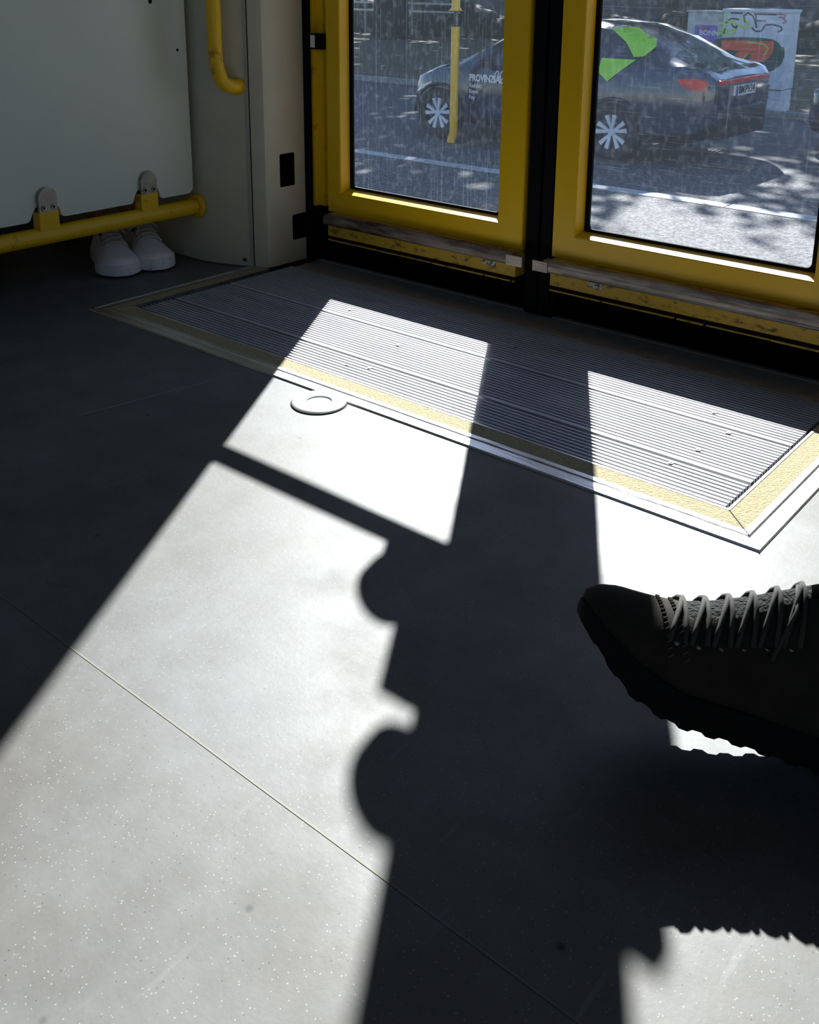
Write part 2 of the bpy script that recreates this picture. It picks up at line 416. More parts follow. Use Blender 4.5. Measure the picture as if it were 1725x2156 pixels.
    bm = NB(); disc(bm, (e-s*.0+s*-.022, 1.712, .995), (0, -1, 0), .047, .02, 32, 0, .004); part('shadow_caster_pad', bm, M_black, root, smooth=True, angle=30)
    return root
door_leaf('door_1', -1.7165, -1.145, -1.661, -1.2205, M_glassL, False, 'yellow framed tram door leaf on the left, beside the cream pillar')
door_leaf('door_2', -1.071, -.483, -1.0075, -.552, M_glassR, True, 'yellow framed tram door leaf on the right of the black rubber post')
# black meeting seal between the leaves
bm = NB()
box(bm, -1.144, -1.072, 1.752, 1.80, -.02, 1.96)
box(bm, -1.140, -1.108, 1.742, 1.756, .0, 1.96, .006); box(bm, -1.104, -1.076, 1.742, 1.756, .0, 1.96, .006)
tag(part('trim_7', bm, M_black), kind='structure')
# black skirt and well under the leaves
bm = NB()
box(bm, XL, XR, 1.775, 1.80, -.25, .137); box(bm, XL, XR, 1.80, 1.84, -1.0, 0)
tag(part('trim_8', bm, M_void), kind='structure')

# ================================================================ ENTRANCE MAT (ribbed treads in a frame)
root = empty('entrance_mat', (-1.113, 1.45, 0))
tag(root, 'long ribbed aluminium step mat edged with gritty yellow, in front of the doors', 'step mat')
ex0, ex1 = -1.846, -.380
def ring_band(bm, o, i, z0o, z0i, mi=0, close=False):
    """U-shaped band: o=(xL,xR,yF), i=(xL,xR,yF); open towards the door"""
    yb = 1.60
    A = [(o[0], yb), (o[0], o[2]), (o[1], o[2]), (o[1], yb)]; B = [(i[0], yb), (i[0], i[2]), (i[1], i[2]), (i[1], yb)]
    va = [bm.verts.new((*p, z0o)) for p in A]; vb = [bm.verts.new((*p, z0i)) for p in B]
    for k in range(3): f = bm.faces.new((va[k], va[k+1], vb[k+1], vb[k])); f.material_index = mi
def lerpU(t):
    # outer edge -> inner edge measured at three sides
    return (-1.846+.062*t, -.380-.073*t, 1.138+.072*t)
# metal edging
bm = NB()
zz = [(0, .0), (.02, .0030), (.12, .0036), (.15, .0024), (.30, .0030), (.34, .0046), (.46, .0050)]
for (t0, z0), (t1, z1) in zip(zz, zz[1:]): ring_band(bm, lerpU(t0), lerpU(t1), z0, z1)
zz = [(.925, .0046), (.94, .0054), (.99, .0054), (1.0, -.012)]
for (t0, z0), (t1, z1) in zip(zz, zz[1:]): ring_band(bm, lerpU(t0), lerpU(t1), z0, z1)
ring_band(bm, lerpU(0), lerpU(.0001), -.02, 0)
fr = part('edging', bm, M_alu, root)
bm = NB()
ring_band(bm, lerpU(.46), lerpU(.925), .0044, .0048)
part('grit_strip', bm, M_strip, root)
# mitre joints
for sx, tt in ((0, 1), (1, 1)):
    bm = NB()
    p0 = lerpU(.02); p1 = lerpU(.98)
    a_ = Vector((p0[sx], p0[2], .0054)); b_ = Vector((p1[sx], p1[2], .0058)); d_ = (b_-a_).normalized(); q = Vector((-d_.y, d_.x, 0))*.0005
    f = bm.faces.new([bm.verts.new(p) for p in (a_-q, b_-q, b_+q, a_+q)])
    part('mitre_joint', bm, M_gap, fr)
# base under the treads
bm = NB(); box(bm, -1.80, -.43, 1.138, 1.80, -.06, -.014); part('tray', bm, M_gap, root)
def tread(y0, y1, n, flat_front=0.0, name='tread_plate'):
    """ribs run along x"""
    bm = NB(); x0, x1 = -1.768, -.459
    ys = y0 + flat_front
    p = (y1-ys)/n
    prof = [(y0, -.012), (y0, .003)]
    if flat_front: prof += [(ys-p*.25, .003)]
    z0, z1 = -.0085, .003
    prof = prof + ([(ys-p*.20, z0)] if flat_front else [])
    if not flat_front: prof = [(y0, -.012), (y0, z0)]
    for k in range(n):
        a = ys + p*k
        prof += [(a+p*.24, z0), (a+p*.28, z1), (a+p*.73, z1), (a+p*.77, z0)]
    prof += [(y1, z0), (y1, -.012)]
    mi = []
    lo = [bm.verts.new((x0, a, z)) for a, z in prof]; hi = [bm.verts.new((x1, a, z)) for a, z in prof]
    for k in range(len(prof)-1):
        f = bm.faces.new((lo[k], lo[k+1], hi[k+1], hi[k]))
        f.material_index = 1 if (prof[k][1] <= z0+1e-6 and prof[k+1][1] <= z0+1e-6) else 0
    # end caps: small quads under each rib
    for xs, V in ((x0, lo), (x1, hi)):
        for k in range(len(prof)-1):
            a, b = V[k], V[k+1]
            if abs(prof[k][0]-prof[k+1][0]) < 1e-6: continue
            c_ = bm.verts.new((xs, prof[k+1][0], -.012)); d_ = bm.verts.new((xs, prof[k][0], -.012))
            f = bm.faces.new((a, b, c_, d_)); f.material_index = 1
    return part(name, bm, [M_tread, M_gap], root)
tread(1.2155, 1.2985, 8)
tread(1.3050, 1.4545, 14, .012)
tread(1.4605, 1.660, 19, .012)
# plain threshold strip, its raised lip and the fine grooves beyond
bm = NB(); box(bm, -1.768, -.43, 1.6625, 1.752, -.012, -.001, .0005)
part('threshold_plate', bm, mat('dull_brown_aluminium', (.50, .46, .44), .5, .3, col2=(.34, .31, .30), nscale=40), root)
bm = NB(); box(bm, -1.775, -.43, 1.7525, 1.757, -.012, .0012, .0006)
for k in range(4): box(bm, -1.775, -.43, 1.759+k*.004, 1.7605+k*.004, -.012, -.002)
part('threshold_lip', bm, mat('dull_lip', (.42, .38, .33), .5, .6), root)
# screws
for (x, y) in ((-1.02, 1.54), (-.60, 1.50), (-.55, 1.44), (-.56, 1.352), (-.572, 1.285), (-1.20, 1.40), (-1.16, 1.275), (-1.205, 1.258), (-1.42, 1.50), (-.80, 1.655), (-1.30, 1.56)):
    bm = NB(); disc(bm, (x, y, .0034), (0, 0, 1), .0045, .0022, 14, 0, .001); disc(bm, (x, y, .0046), (0, 0, 1), .0018, .0006, 6, 1)
    part('screw', bm, [M_steel, M_gap], root, smooth=True, angle=30)

# ================================================================ FLOOR DISC
fd = empty('floor_socket', (-1.122, 1.108, 0))
tag(fd, 'round steel floor cover with a sunken centre set against the edge of the step mat', 'floor cover')
def lathe(bm, c, prof, n=48, mi=0):
    rings = [[bm.verts.new((c[0]+r*cos(2*pi*k/n), c[1]+r*sin(2*pi*k/n), c[2]+z)) for k in range(n)] for r, z in prof]
    for a, b in zip(rings, rings[1:]):
        for k in range(n): f = bm.faces.new((a[k], a[(k+1) % n], b[(k+1) % n], b[k])); f.material_index = mi
    if prof[0][0] > 0: f = bm.faces.new(rings[0][::-1]) if False else None
    return rings
c = fd.location
bm = NB(); lathe(bm, c, [(.0465, .0), (.0460, .0035), (.0435, .0052), (.0235, .0056), (.0215, .0050), (.0212, .0005)])
part('ring', bm, M_disc, fd, smooth=True, angle=40)
bm = NB(); r_ = lathe(bm, c, [(.0212, .0006), (.0205, .0022), (.012, .0030), (.0005, .0031)]); bm.faces.new(r_[-1]); box(bm, c.x-.010, c.x+.008, c.y+.0045, c.y+.0058, .0028, .0035)
part('cover', bm, M_disc, fd, smooth=True, angle=40)
bm = NB(); r_ = lathe(bm, c, [(.0482, .0007), (.0460, .0008)]); part('seal', bm, M_gap, fd)
for k in range(4):
    ang = .25 + k*pi/2
    p = (c.x+.0335*cos(ang), c.y+.0335*sin(ang), .0056)
    bm = NB(); disc(bm, p, (0, 0, 1), .0028, .0006, 12); disc(bm, (p[0], p[1], p[2]+.0004), (0, 0, 1), .0010, .0004, 8, 1); part('screw', bm, [M_disc, M_gap], fd)

# ================================================================ PARTITION SCREEN
PX = -1.983
ps = empty('partition_screen', (PX, .9, 0))
tag(ps, 'light grey partition panel clamped above a low yellow tube, beside the cream pillar', 'partition')
# panel outline in (y,z): rounded bottom corner, notches above clamps
pts = []
y1, z0, z1 = 1.532, .178, 1.30
pts += [(.2, z1), (.2, z0)]
pts += [(1.09, z0), (1.097, z0+.004), (1.104, z0+.020), (1.112, z0+.030), (1.161, z0+.030), (1.168, z0+.020), (1.172, z0+.004), (1.18, z0)]
pts += [(1.352, z0), (1.358, z0+.004), (1.364, z0+.020), (1.372, z0+.030), (1.424, z0+.030), (1.430, z0+.020), (1.434, z0+.004), (1.442, z0)]
pts += [(y1-.018+.018*sin(a), z0+.018-.018*cos(a)) for a in [i*pi/12 for i in range(7)]] + [(y1, z1)]
bm = NB(); prism(bm, pts, PX-.006, PX+.006, M=YZ)
pn = part('panel', bm, M_panel, ps)
bm = NB(); disc(bm, (PX+.0062, 1.506, .523), (1, 0, 0), .0035, .0006, 12); part('bolt_hole_shade_disc', bm, M_void, pn)
bm = NB(); disc(bm, (PX+.0062, 1.437, .634), (1, 0, 0), .005, .0006, 12); part('bolt_hole_shade_disc', bm, M_void, pn)
bm = NB(); tube(bm, [(PX, .1, .142), (PX, 1.541, .142)], .0195, 24)
cb = part('crossbar', bm, M_yelw, ps, smooth=True, angle=40)
bm = NB(); disc(bm, (PX, 1.5425, .142), (0, -1, 0), .031, .011, 36, 0, .003)
part('flange', bm, M_yelw, cb, smooth=True, angle=30)
for yc in (1.137, 1.398):
    bm = NB(); box(bm, PX-.013, PX+.015, yc-.0235, yc+.0235, .150, .197, .002)
    part('bracket', bm, M_yelw, cb)
    arch = [(yc-.0225, .196), (yc+.0225, .196), (yc+.0225, .228)] + [(yc+.0225*cos(a), .228+.0225*sin(a)) for a in [i*pi/10 for i in range(1, 10)]] + [(yc-.0225, .228)]
    bm = NB(); prism(bm, arch, PX+.007, PX+.014, bev=.0015, M=YZ); prism(bm, arch, PX-.014, PX-.007, M=YZ)
    cl = part('clamp', bm, M_steel, ps)
    for dy in (-.0115, .0115):
        bm = NB(); disc(bm, (PX+.0152, yc+dy, .2065), (1, 0, 0), .006, .003, 16, 0, .001); disc(bm, (PX+.0170, yc+dy, .2065), (1, 0, 0), .0028, .0006, 6, 1)
        part('screw', bm, [M_steel, M_void], cl, smooth=True, angle=30)

# ================================================================ GRAB RAIL ON PILLAR
gr = empty('grab_rail', (-1.86, 1.59, .44))
tag(gr, 'upright yellow grab rail bent into the cream pillar above the partition', 'grab rail')
fc = PF(.50, .002, .442); nn = n.copy()
side = -t
base = fc + nn*.005
ctr = fc + nn*.035 + side*.03
pth = [fc + nn*.0, fc + nn*.018]
end_up = Vector((0, 0, 1))
# curve out of the wall, swinging left and up
P0 = fc + nn*.012; P1 = fc + nn*.045 + side*.012; P2 = fc + nn*.050 + side*.028 + end_up*.045; P3 = P2 + end_up*.05
for i in range(1, 11):
    u = i/10; pth.append(P0*(1-u)**3 + P1*3*u*(1-u)**2 + (P2-end_up*.025)*3*u*u*(1-u) + P3*u**3)
top = Vector((pth[-1].x, pth[-1].y, 1.7)); pth += [pth[-1]+Vector((0, 0, .1)), pth[-1]+Vector((0, 0, .5)), top]
bm = NB(); tube(bm, pth, .0165, 20); part('tube', bm, M_yelw, gr, smooth=True, angle=50)
bm = NB(); disc(bm, fc + nn*.002, nn, .0205, .006, 32, 0, .0015); part('flange', bm, M_yelw, gr, smooth=True, angle=30)

# ================================================================ SHOES AND PEOPLE
def interp(x, xs, ys):
    if x <= xs[0]: return ys[0]
    for i in range(1, len(xs)):
        if x <= xs[i]:
            u = (x-xs[i-1])/(xs[i]-xs[i-1]); return ys[i-1]+(ys[i]-ys[i-1])*u
    return ys[-1]
OT = [0, .005, .02, .06, .15, .3, .45, .6, .72, .82, .9, .95, .975, .99, 1]
def shoe(M, Ln, wscale, top_t, top_z, sole_th, m_up, m_sole, m_lace, parent, name, lug=0, eyel=5, lace0=.50, lace1=.76, collar=(.07, .40), spring=.022, m_patch=None, lace_z=.004, m_line=None, lift=0, hs=1, ex=(.72, .62), nar=.42, bow=True, m_tongue=None, spread=.78, lr=.0026, toe_k=.6):
    W0 = [.010, .015, .021, .028, .033, .034, .037, .046, .0505, .050, .0425, .0325, .0245, .0165, .005]
    wd = lambda t: interp(t, OT, W0)*wscale
    lf = lambda t: lift*max(0, (t-.6)/.4)**1.7
    zs = lambda t: interp(t, [0, .05, .65, .8, 1], [.006, 0, 0, .005, spring]) + lf(t)
    tz = lambda t: interp(t, top_t, top_z)*hs + lf(t)*toe_k
    def T(x, y, z): return M @ Vector((x, y, z))
    st_ = lambda t: sole_th*(1-.5*min(1, max(0, (t-.80)/.2))) if lift else sole_th
    N = 44; K = 22
    ts = [0, .004, .012, .025, .045, .07] + [.07+.84*i/(N-12) for i in range(1, N-11)] + [.93, .95, .967, .98, .99, .996, 1.0]
    # upper
    bm = NB(); rings = []
    for t in ts:
        w = wd(t)*(.97); z0 = zs(t)+st_(t)*.8; h = max(tz(t)-z0, .004)
        ring = []
        endk = min(1, (t/.03)**.5 if t < .03 else 1)
        for k in range(K+1):
            a = pi*k/K
            y = cos(a); z = sin(a)
            yy = math.copysign(abs(y)**ex[0], y); zz = abs(z)**ex[1]
            narrow = 1-nar*zz*interp(t, [0, .1, .45, .7, .85, 1], [.55, .75, .85, .55, .25, .1])
            ring.append(bm.verts.new(T(t*Ln, yy*w*narrow, z0+h*zz)))
        rings.append(ring)
    for i, (a, b) in enumerate(zip(rings, rings[1:])):
        for k in range(K):
            f = bm.faces.new((a[k], a[k+1], b[k+1], b[k]))
            tm = (ts[i]+ts[i+1])/2
            if collar[0] < tm < collar[1] and 8 <= k <= K-9: f.material_index = 1
            elif m_tongue and lace0-.02 < tm < lace1+.005 and abs(pi*(k+.5)/K-pi/2) < spread*.62: f.material_index = 2
    bm.faces.new(rings[0]); bm.faces.new(rings[-1][::-1])
    up = part('upper' if parent is not None else name, bm, [m_up, M_void, m_tongue or m_up], parent, smooth=True, angle=60)
    # sole with lugs
    bm = NB(); lo = []; mid = []; hi = []
    pl = []
    n = 70
    for i in range(n+1): t = 1-(1-i/n)**1.0; pl.append((t, 1))
    loop = [(i/n, 1) for i in range(n+1)] + [(i/n, -1) for i in range(n-1, 0, -1)]
    for j, (t, sg) in enumerate(loop):
        w = wd(t)*1.04+.0005; lg = lug*(1 if (j//3) % 2 == 0 else 0)
        out = 1 + (.03 if lug and (j//3) % 2 == 0 else 0)
        lo.append(bm.verts.new(T(t*Ln + (.003 if t > .98 else 0), sg*w*out, zs(t)-lg))); mid.append(bm.verts.new(T(t*Ln+(.004 if t > .98 else 0), sg*w*out, zs(t)+st_(t)*.5)))
        hi.append(bm.verts.new(T(t*Ln+(.003 if t > .98 else 0), sg*w*.99, zs(t)+st_(t))))
    m_ = len(loop)
    for a, b in ((lo, mid), (mid, hi)):
        for k in range(m_): bm.faces.new((a[k], a[(k+1) % m_], b[(k+1) % m_], b[k]))
    for V in (lo, hi):
        for i in range(n):
            l = V[i]; l2 = V[i+1]; r = V[-i] if i else V[0]; r2 = V[m_-(i+1)] if i+1 < n else V[n]
            q = []
            for v in (l, l2, r2, r):
                if v not in q: q.append(v)
            if len(q) >= 3: bm.faces.new(q)
    part('sole', bm, m_sole, up, smooth=True, angle=50)
    # surface point on the upper
    def SP(t, a, off=0.0):
        w = wd(t)*.97; z0 = zs(t)+st_(t)*.8; h = max(tz(t)-z0, .004)
        y = cos(a); z = sin(a); yy = math.copysign(abs(y)**ex[0], y); zz = abs(z)**ex[1]
        narrow = 1-nar*zz*interp(t, [0, .1, .45, .7, .85, 1], [.55, .75, .85, .55, .25, .1])
        return T(t*Ln, yy*w*narrow*(1+off*8), z0+h*zz+off)
    # laces: crossed bars over the throat plus a bow
    bm = NB()
    for i in range(eyel):
        t0 = lace0+(lace1-lace0)*i/(eyel-1); dt = (lace1-lace0)/(eyel-1)*.9
        for sg in (1, -1):
            pth = [SP(t0+dt*(u-.5)*sg*.8, pi/2+ (u-.5)*spread*2, lace_z+.0015*(1-abs(2*u-1))) for u in [q/8 for q in range(9)]]
            tube(bm, pth, lr, 6)
    bt = lace0-.01
    if not bow: tube(bm, [SP(bt+.02, pi/2, lace_z), SP(bt+.02, pi/2+.7*(1 if M.to_3x3().col[1].z > 0 else -1)*-1, .010), SP(bt+.06, pi/2-1.15, .006)], .0022, 6)
    for sg in ((1, -1) if bow else ()):
        b0 = SP(bt, pi/2, lace_z+.003)
        Uv = (M.to_3x3() @ Vector((0, 0, 1))).normalized(); Sv = (M.to_3x3() @ Vector((0, 1, 0))).normalized(); Lv = (M.to_3x3() @ Vector((1, 0, 0))).normalized()
        tube(bm, [b0, b0+Sv*sg*.014+Uv*.008+Lv*.004, b0+Sv*sg*.030+Uv*.002+Lv*.010, b0+Sv*sg*.036-Uv*.010+Lv*.006, b0+Sv*sg*.024-Uv*.004-Lv*.004, b0], .0022, 6)
        tube(bm, [b0, b0+Sv*sg*.012+Uv*.003+Lv*.012, b0+Sv*sg*.024-Uv*.012+Lv*.034], .0020, 6)
    part('laces', bm, m_lace, up, smooth=True)
    for sg in (1, -1):
        for i in range(eyel):
            t0 = lace0+(lace1-lace0)*i/(eyel-1)
            p = SP(t0, pi/2+sg*spread, .0006); q = SP(t0, pi/2+sg*spread, .004)
            bm = NB(); disc(bm, p, q-p, .0024, .0012, 10)
            part('eyelet', bm, m_line or M_void, up)
    return up, SP

def basis(L, U, S, O, sc):
    L, U, S = Vector(L).normalized(), Vector(U).normalized(), Vector(S).normalized()
    return Matrix(((L.x*sc, S.x*sc, U.x*sc, O[0]), (L.y*sc, S.y*sc, U.y*sc, O[1]), (L.z*sc, S.z*sc, U.z*sc, O[2]), (0, 0, 0, 1)))
def flat_basis(heel, d, sc=1.0):
    L = Vector((d[0], d[1], 0)).normalized(); U = Vector((0, 0, 1)); return basis(L, U, U.cross(L), heel, sc)

def skin_body(name, verts, edges, root, m, parent, sub=2):
    me = bpy.data.meshes.new(name); off = Vector((0, 0, 0)); q = parent
    while q is not None: off += q.location; q = q.parent
    me.from_pydata([Vector(v[:3])-off for v in verts], edges, [])
    o = bpy.data.objects.new(name, me); link(o, parent)
    o.modifiers.new('skin', 'SKIN'); me.skin_vertices.new() if not me.skin_vertices else None
    sv = me.skin_vertices[0].data
    for i, v in enumerate(verts): sv[i].radius = (v[3], v[4] if len(v) > 4 else v[3])
    sv[root].use_root = True
    sm = o.modifiers.new('sub', 'SUBSURF'); sm.levels = sub; sm.render_levels = sub
    # bake modifiers so that the mesh is final
    dg = bpy.context.evaluated_depsgraph_get(); ev = o.evaluated_get(dg); nm = bpy.data.meshes.new_from_object(ev)
    o.modifiers.clear(); o.data = nm; nm.name = name
    nm.materials.clear(); nm.materials.append(m)
    for p in nm.polygons: p.use_smooth = True
    return o

def person(loc, lab, ankL, ankR, kneeL, kneeR, hipL, hipR, chest_dir, skin, shirt, trouser, shin_bare, face, hair):
    root = empty('person', loc); tag(root, lab, 'person')
    H = (Vector(hipL)+Vector(hipR))/2; f = Vector(face).normalized(); up = Vector((0, 0, 1)); s = up.cross(f).normalized()   # s = person's left
    V = []; E = []
    def a(p, r, r2=None, to=None):
        V.append((p[0], p[1], p[2], r, r2 or r)); i = len(V)-1
        if to is not None: E.append((to, i))
        return i
    pel = a(H+up*.02, .13, .11)
    sp1 = a(H+up*.18-f*.01, .12, .10, pel); sp2 = a(H+up*.34, .14, .11, sp1); sp3 = a(H+up*.46, .10, .09, sp2)
    nk = a(H+up*.54+f*.015, .052, .055, sp3); hd0 = a(H+up*.61+f*.025, .07, .08, nk); hd1 = a(H+up*.69+f*.02, .078, .095, hd0); a(H+up*.76+f*.01, .055, .07, hd1)
    joints = {}
    for nm, hip, knee, ank in (('l', hipL, kneeL, ankL), ('r', hipR, kneeR, ankR)):
        hip, knee, ank = Vector(hip), Vector(knee), Vector(ank)
        i = a(hip, .085, .085, pel); i = a(hip.lerp(knee, .4), .078, .078, i); i = a(hip.lerp(knee, .85), .060, .060, i); k = a(knee, .054, .056, i)
        i = a(knee.lerp(ank, .28), .054, .055, k); i = a(knee.lerp(ank, .7), .038, .038, i); i = a(ank, .031, .031, i)
    # arms resting on the thighs, each hand with four fingers and a thumb
    for sg, hip, knee in ((1, hipL, kneeL), (-1, hipR, kneeR)):
        hip, knee = Vector(hip), Vector(knee)
        sh = H+up*.45+s*sg*.17; wr = hip.lerp(knee, .62)+up*.115+s*sg*.01; el = H+up*.20+s*sg*.24+f*.06
        i = a(sh, .05, .05, sp3); i = a(el, .037, .037, i); i = a(wr, .024, .026, i)
        hdv = (knee-hip).normalized(); pm = a(wr+hdv*.045-up*.004, .030, .016, i)
        for q, (off, ln) in enumerate(((-.027, .062), (-.009, .072), (.009, .068), (.026, .052))):
            b = wr+hdv*.078+s*off; j = a(b, .009, .009, pm); j = a(b+hdv*ln*.45-up*.006, .0082, .0082, j); a(b+hdv*ln*.9-up*.024, .0070, .0070, j)
        tb = wr+hdv*.03-s*sg*.034; j = a(tb, .0105, .0105, pm); a(tb+hdv*.03-s*sg*.010-up*.008, .0085, .0085, j)
    body = skin_body('body', V, E, pel, skin, root)
    # shirt
    bm = NB()
    def loop(c, rx, ry, n_=20): return [bm.verts.new(c + s*cos(2*pi*k/n_)*rx + f*sin(2*pi*k/n_)*ry) for k in range(n_)]
    rs = [loop(H+up*z+f*fx, rx, ry) for z, rx, ry, fx in ((.0, .175, .15, .0), (.10, .165, .14, 0), (.22, .165, .14, 0), (.36, .185, .14, 0), (.44, .18, .125, 0), (.50, .12, .10, 0), (.525, .07, .075, .01))]
    for p, q in zip(rs, rs[1:]):
        for k in range(20): bm.faces.new((p[k], p[(k+1) % 20], q[(k+1) % 20], q[k]))
    for sg in (1, -1):
        sh = H+up*.44+s*sg*.15; el = H+up*.20+s*sg*.24+f*.06; tube(bm, [sh, sh.lerp(el, .5), sh.lerp(el, .9)], [.075, .062, .056], 14, cap=False)
    part('shirt', bm, shirt, root, smooth=True)
    # trousers
    bm = NB()
    rs = [loop(H+up*z, rx, ry) for z, rx, ry in ((-.10, .15, .12), (-.06, .185, .155), (.02, .185, .16), (.07, .17, .15))]
    for p, q in zip(rs, rs[1:]):
        for k in range(20): bm.faces.new((p[k], p[(k+1) % 20], q[(k+1) % 20], q[k]))
    bm.faces.new(rs[0])
    for hip, knee, ank in ((hipL, kneeL, ankL), (hipR, kneeR, ankR)):
        hip, knee, ank = Vector(hip), Vector(knee), Vector(ank)
        if shin_bare:
            tube(bm, [hip, hip.lerp(knee, .5), hip.lerp(knee, .9), knee.lerp(ank, .08), knee.lerp(ank, .25)], [.105, .095, .08, .078, .072], 16, cap=False)
        else:
            tube(bm, [hip, hip.lerp(knee, .5), hip.lerp(knee, .92), knee.lerp(ank, .05), knee.lerp(ank, .4), knee.lerp(ank, .75), knee.lerp(ank, .95)], [.105, .095, .08, .078, .072, .062, .060], 16, cap=False)
    part('trousers', bm, trouser, root, smooth=True)
    # hair
    bm = NB()
    t_ = bmesh.new(); bmesh.ops.create_uvsphere(t_, u_segments=20, v_segments=12, radius=1)
    hc = H+up*.715+f*.005
    bmesh.ops.delete(t_, geom=[v for v in t_.verts if v.co.y > .35 and v.co.z < .35], context='VERTS')
    for v in t_.verts: v.co = hc + s*v.co.x*.092 + f*v.co.y*.108 + up*v.co.z*.10
    merge(bm, t_); part('hair', bm, hair, root, smooth=True)
    # face: eyes, nose, mouth, ears
    hf = H+up*.675+f*.105
    for sg in (1, -1):
        bm = NB(); t_ = bmesh.new(); bmesh.ops.create_uvsphere(t_, u_segments=12, v_segments=8, radius=.0115); t_.transform(Matrix.Translation(H+up*.682+s*sg*.031+f*.094)); merge(bm, t_)
        part('eye', bm, M_white, root, smooth=True)
        bm = NB(); t_ = bmesh.new(); bmesh.ops.create_uvsphere(t_, u_segments=12, v_segments=8, radius=1)
        for v in t_.verts: v.co = H+up*(.67+v.co.z*.03)+s*(sg*.082+v.co.x*.008)+f*(.01+v.co.y*.018)
        merge(bm, t_); part('ear', bm, skin, root, smooth=True)
    bm = NB(); tube(bm, [H+up*.685+f*.098, H+up*.665+f*.108, H+up*.650+f*.116, H+up*.645+f*.103], [.005, .008, .012, .007], 10); part('nose', bm, skin, root, smooth=True)
    bm = NB(); tube(bm, [H+up*.622+f*.093-s*.024, H+up*.621+f*.102, H+up*.622+f*.093+s*.024], [.003, .006, .003], 8); part('mouth', bm, mat('lips', (.35, .12, .1), .5), root, smooth=True)
    return root

M_skin = mat('tanned_skin', (.42, .17, .075), .5, col2=(.36, .14, .06), nscale=30)
M_canvas = mat('white_canvas', (.95, .93, .91), .85, col2=(.80, .78, .77), nscale=26, bump=.12, bscale=60)
M_wsole = mat('scuffed_white_rubber', (.90, .88, .86), .6, col2=(.30, .24, .18), nscale=55, nlo=.30, nhi=.42)
M_wlace = mat('grey_white_laces', (.60, .57, .54), .8)
M_shirt = mat('blue_cotton', (.12, .18, .3), .9); M_short = mat('dark_denim_shorts', (.03, .04, .07), .9)
M_hair = mat('brown_hair', (.05, .025, .012), .6)
M_bleather = mat('charcoal_nubuck', (.042, .037, .029), .8, col2=(.032, .028, .022), nscale=40, bump=.04, bscale=300, spec=.1)
M_bsole = mat('black_lugged_rubber', (.007, .007, .008), .8, spec=.2)
M_blace = mat('dark_grey_laces', (.050, .047, .043), .85)
M_btrou = mat('black_trousers', (.008, .008, .010), .95, spec=.1)
M_bshirt = mat('black_shirt', (.015, .015, .018), .95)
M_tongue = mat('black_ribbed_tongue', (.012, .011, .011), .9, bump=1, bscale=260, stretch=(1, 1, 1))
M_stitch = mat('grey_stitching', (.09, .085, .075), .8)

# passenger behind the partition: white canvas sneakers, bare ankles
pA = person((-2.55, 1.25, 0), 'person in white canvas sneakers with bare ankles, sitting behind the grey partition',
    (-2.165, 1.480, .10), (-2.180, 1.400, .10), (-2.22, 1.38, .50), (-2.20, 1.20, .50), (-2.64, 1.22, .53), (-2.64, 1.07, .53),
    None, M_skin, M_shirt, M_short, True, (1, 0, 0), M_hair)
sn_t = [0, .06, .2, .35, .45, .55, .65, .75, .85, .93, .97, 1]; sn_z = [.062, .068, .060, .062, .078, .074, .064, .054, .048, .044, .038, .030]
for hx, hy, dx, dy in ((-2.232, 1.425, .93, -.37), (-2.215, 1.508, .935, -.35)):
    shoe(flat_basis((hx, hy, .001), (dx, dy)), .262, .98, sn_t, sn_z, .026, M_canvas, M_wsole, M_wlace, pA, 'sneaker', eyel=4, lace0=.46, lace1=.66, collar=(.06, .40), spring=.006)[0].name = 'sneaker'

# passenger beside the camera: black lace-up boot
L_ = (-.87017, -.43014, .24038); U_ = (.05409, .40150, .91426); S_ = (.48977, -.80856, .32611)
O_ = (-.16157, .82993, .0058)
pB = person((.55, .85, 0), 'person in a black lace-up boot and black trousers, leg stretched out, at the right edge',
    (.20, .80, .10), (-.205, .851, .135), (.16, .88, .50), (.14, 1.06, .36), (.57, .93, .53), (.57, 1.10, .53),
    None, mat('fair_skin', (.5, .3, .2), .5), M_bshirt, M_btrou, False, (-1, 0, 0), M_hair)
bt_t = [0, .1, .2, .3, .4, .5, .6, .7, .8, .9, .96, 1]; bt_z = [.10, .135, .14, .135, .12, .105, .092, .080, .071, .062, .053, .042]
bo, SPb = shoe(basis(L_, U_, S_, O_, .9332), .30, 1.05, bt_t, bt_z, .028, M_bleather, M_bsole, M_blace, pB, 'boot', lug=.0022, eyel=6, lace0=.36, lace1=.70, collar=(.04, .33), spring=.028, m_line=M_steel, lift=.028, hs=1.186, ex=(1.0, .90), nar=.16, bow=False, m_tongue=M_tongue, spread=1.0, lr=.0026, toe_k=1.0, lace_z=.0022)
bo.name = 'boot'
# stitched seams over the toe of the boot
bm = NB()
for t0, t1 in ((.735, .70), (.775, .745)):
    for i in range(26):
        u = i/26; a0 = .35+u*(pi-.7); tt = t0 + (t1-t0)*abs(2*u-1)**1.5*2.2
        p = SPb(tt+.006, a0, .0008); q = SPb(tt-.006, a0+.05, .0008); tube(bm, [p, q], .0008, 5)
part('stitching', bm, M_stitch, bo)
bo2, _ = shoe(flat_basis((.27, .80, .006), (-.99, -.05)), .30, 1.05, bt_t, bt_z, .028, M_bleather, M_bsole, M_blace, pB, 'boot', lug=.0022, eyel=6, lace0=.36, lace1=.70, collar=(.04, .33), spring=.028)
bo2.name = 'boot'

